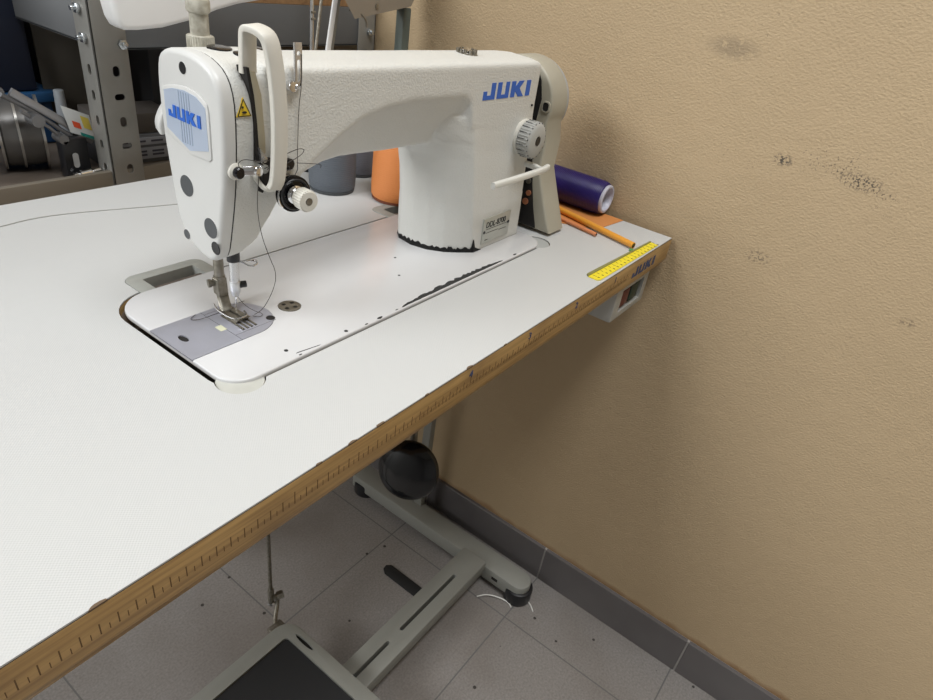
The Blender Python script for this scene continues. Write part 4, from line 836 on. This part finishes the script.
single('black_panel', box(-.40, -.06, .955, .972, SZ, .20, .002), mat('case_black', (.012, .014, .02), .6), 'large black panel standing at the back of the right shelf bay', 'panel')
single('grey_bin', [box(-.315, -.20, .76, .90, SZ, .12, .006)], mat('bin_dark', (.03, .03, .032), .6), 'dark bin on the shelf hidden behind the machine head', 'bin')
# white lamp head at the top left
lp = thing('white_lamp_head', 'white rounded plastic lamp head hanging before the steel upright, cut by the top edge', 'lamp', (-.42, .50, .20))
lo_ = [(-.5120, .34), (-.5100, .2111), (-.5075, .1960), (-.5035, .1880), (-.4980, .1850), (-.4840, .1850), (-.4566, .1875), (-.4250, .1945), (-.3863, .2065), (-.3600, .2130), (-.3376, .2165), (-.300, .2230), (-.285, .24), (-.280, .34)]
part('lamp_shade', prism([(a, b + .002 if b < .3 else b) for a, b in lo_], 'y', .472, .500, .006, 4, 40), mat('lamp_white', (.78, .78, .77), .35), lp, ang=60)
part('hanger', cyl((-.40, .486, .335), (-.40, .486, 1.9 - T + .0), .008), GALV, lp)

# ================================================================== LIGHTS
def lamp(name, label, x, y, sx, sy, power, rotz=0.0, col=(.96, .985, 1.0)):  # unseen area lights with fittings, added to shape the shading
    zc = 1.9
    t = bpy.data.objects.new(name, None); COL.objects.link(t); t.location = (x, y, zc + T - T); t.rotation_euler = (0, 0, rotz)
    t['label'] = label; t['category'] = 'ceiling light'; t['group'] = 'added unseen light fittings'
    t.location = (x, y, zc - .05 + T)
    bm = box(-sx / 2 - .03, sx / 2 + .03, -sy / 2 - .03, sy / 2 + .03, .012, .0495, .004)
    me = bpy.data.meshes.new('housing'); bm.to_mesh(me); bm.free(); me.materials.append(mat('fitting_white', (.8, .8, .8), .4))
    h = bpy.data.objects.new('housing', me); COL.objects.link(h); h.parent = t
    ld = bpy.data.lights.new(name, 'AREA'); ld.shape = 'RECTANGLE'; ld.size = sx; ld.size_y = sy; ld.energy = power; ld.color = col
    lo = bpy.data.objects.new('light_source', ld); COL.objects.link(lo); lo.parent = t; lo.location = (0, 0, .008)
lamp('added_ceiling_light', 'wide unseen ceiling light added at the far left for side light', -3.3, 1.40, 2.1, 1.9, 150)
lamp('added_ceiling_light', 'unseen ceiling fill light added above the operator side of the table', -.65, -.50, 1.1, .6, 27)

w = bpy.data.worlds.new('World'); bpy.context.scene.world = w; w.use_nodes = True
w.node_tree.nodes['Background'].inputs[0].default_value = (.5, .5, .52, 1); w.node_tree.nodes['Background'].inputs[1].default_value = .3

# ================================================================== CAMERA
cam = bpy.data.cameras.new('camera'); co = bpy.data.objects.new('camera', cam); COL.objects.link(co)
cam.sensor_width = 36; cam.sensor_fit = 'HORIZONTAL'; cam.lens = 638.19 / 933 * 36; cam.clip_start = .01
ya, pi_, ro = 1.0112, -.5563, .1585
ca, sa, cb, sb_, cc, sc = math.cos(ya), math.sin(ya), math.cos(pi_), math.sin(pi_), math.cos(ro), math.sin(ro)
F = Vector((sa * cb, ca * cb, sb_)); R = Vector((ca, -sa, 0)); U = R.cross(F)
R2 = R * cc + U * sc; U2 = -R * sc + U * cc
co.matrix_world = Matrix(((R2.x, U2.x, -F.x, -.8844), (R2.y, U2.y, -F.y, -.2427), (R2.z, U2.z, -F.z, .3065 + T), (0, 0, 0, 1)))
S = bpy.context.scene; S.camera = co
S.view_settings.view_transform = 'Standard'; S.view_settings.look = 'None'; S.view_settings.exposure = 0.24; S.view_settings.gamma = 1.0
S.view_settings.use_curve_mapping = False
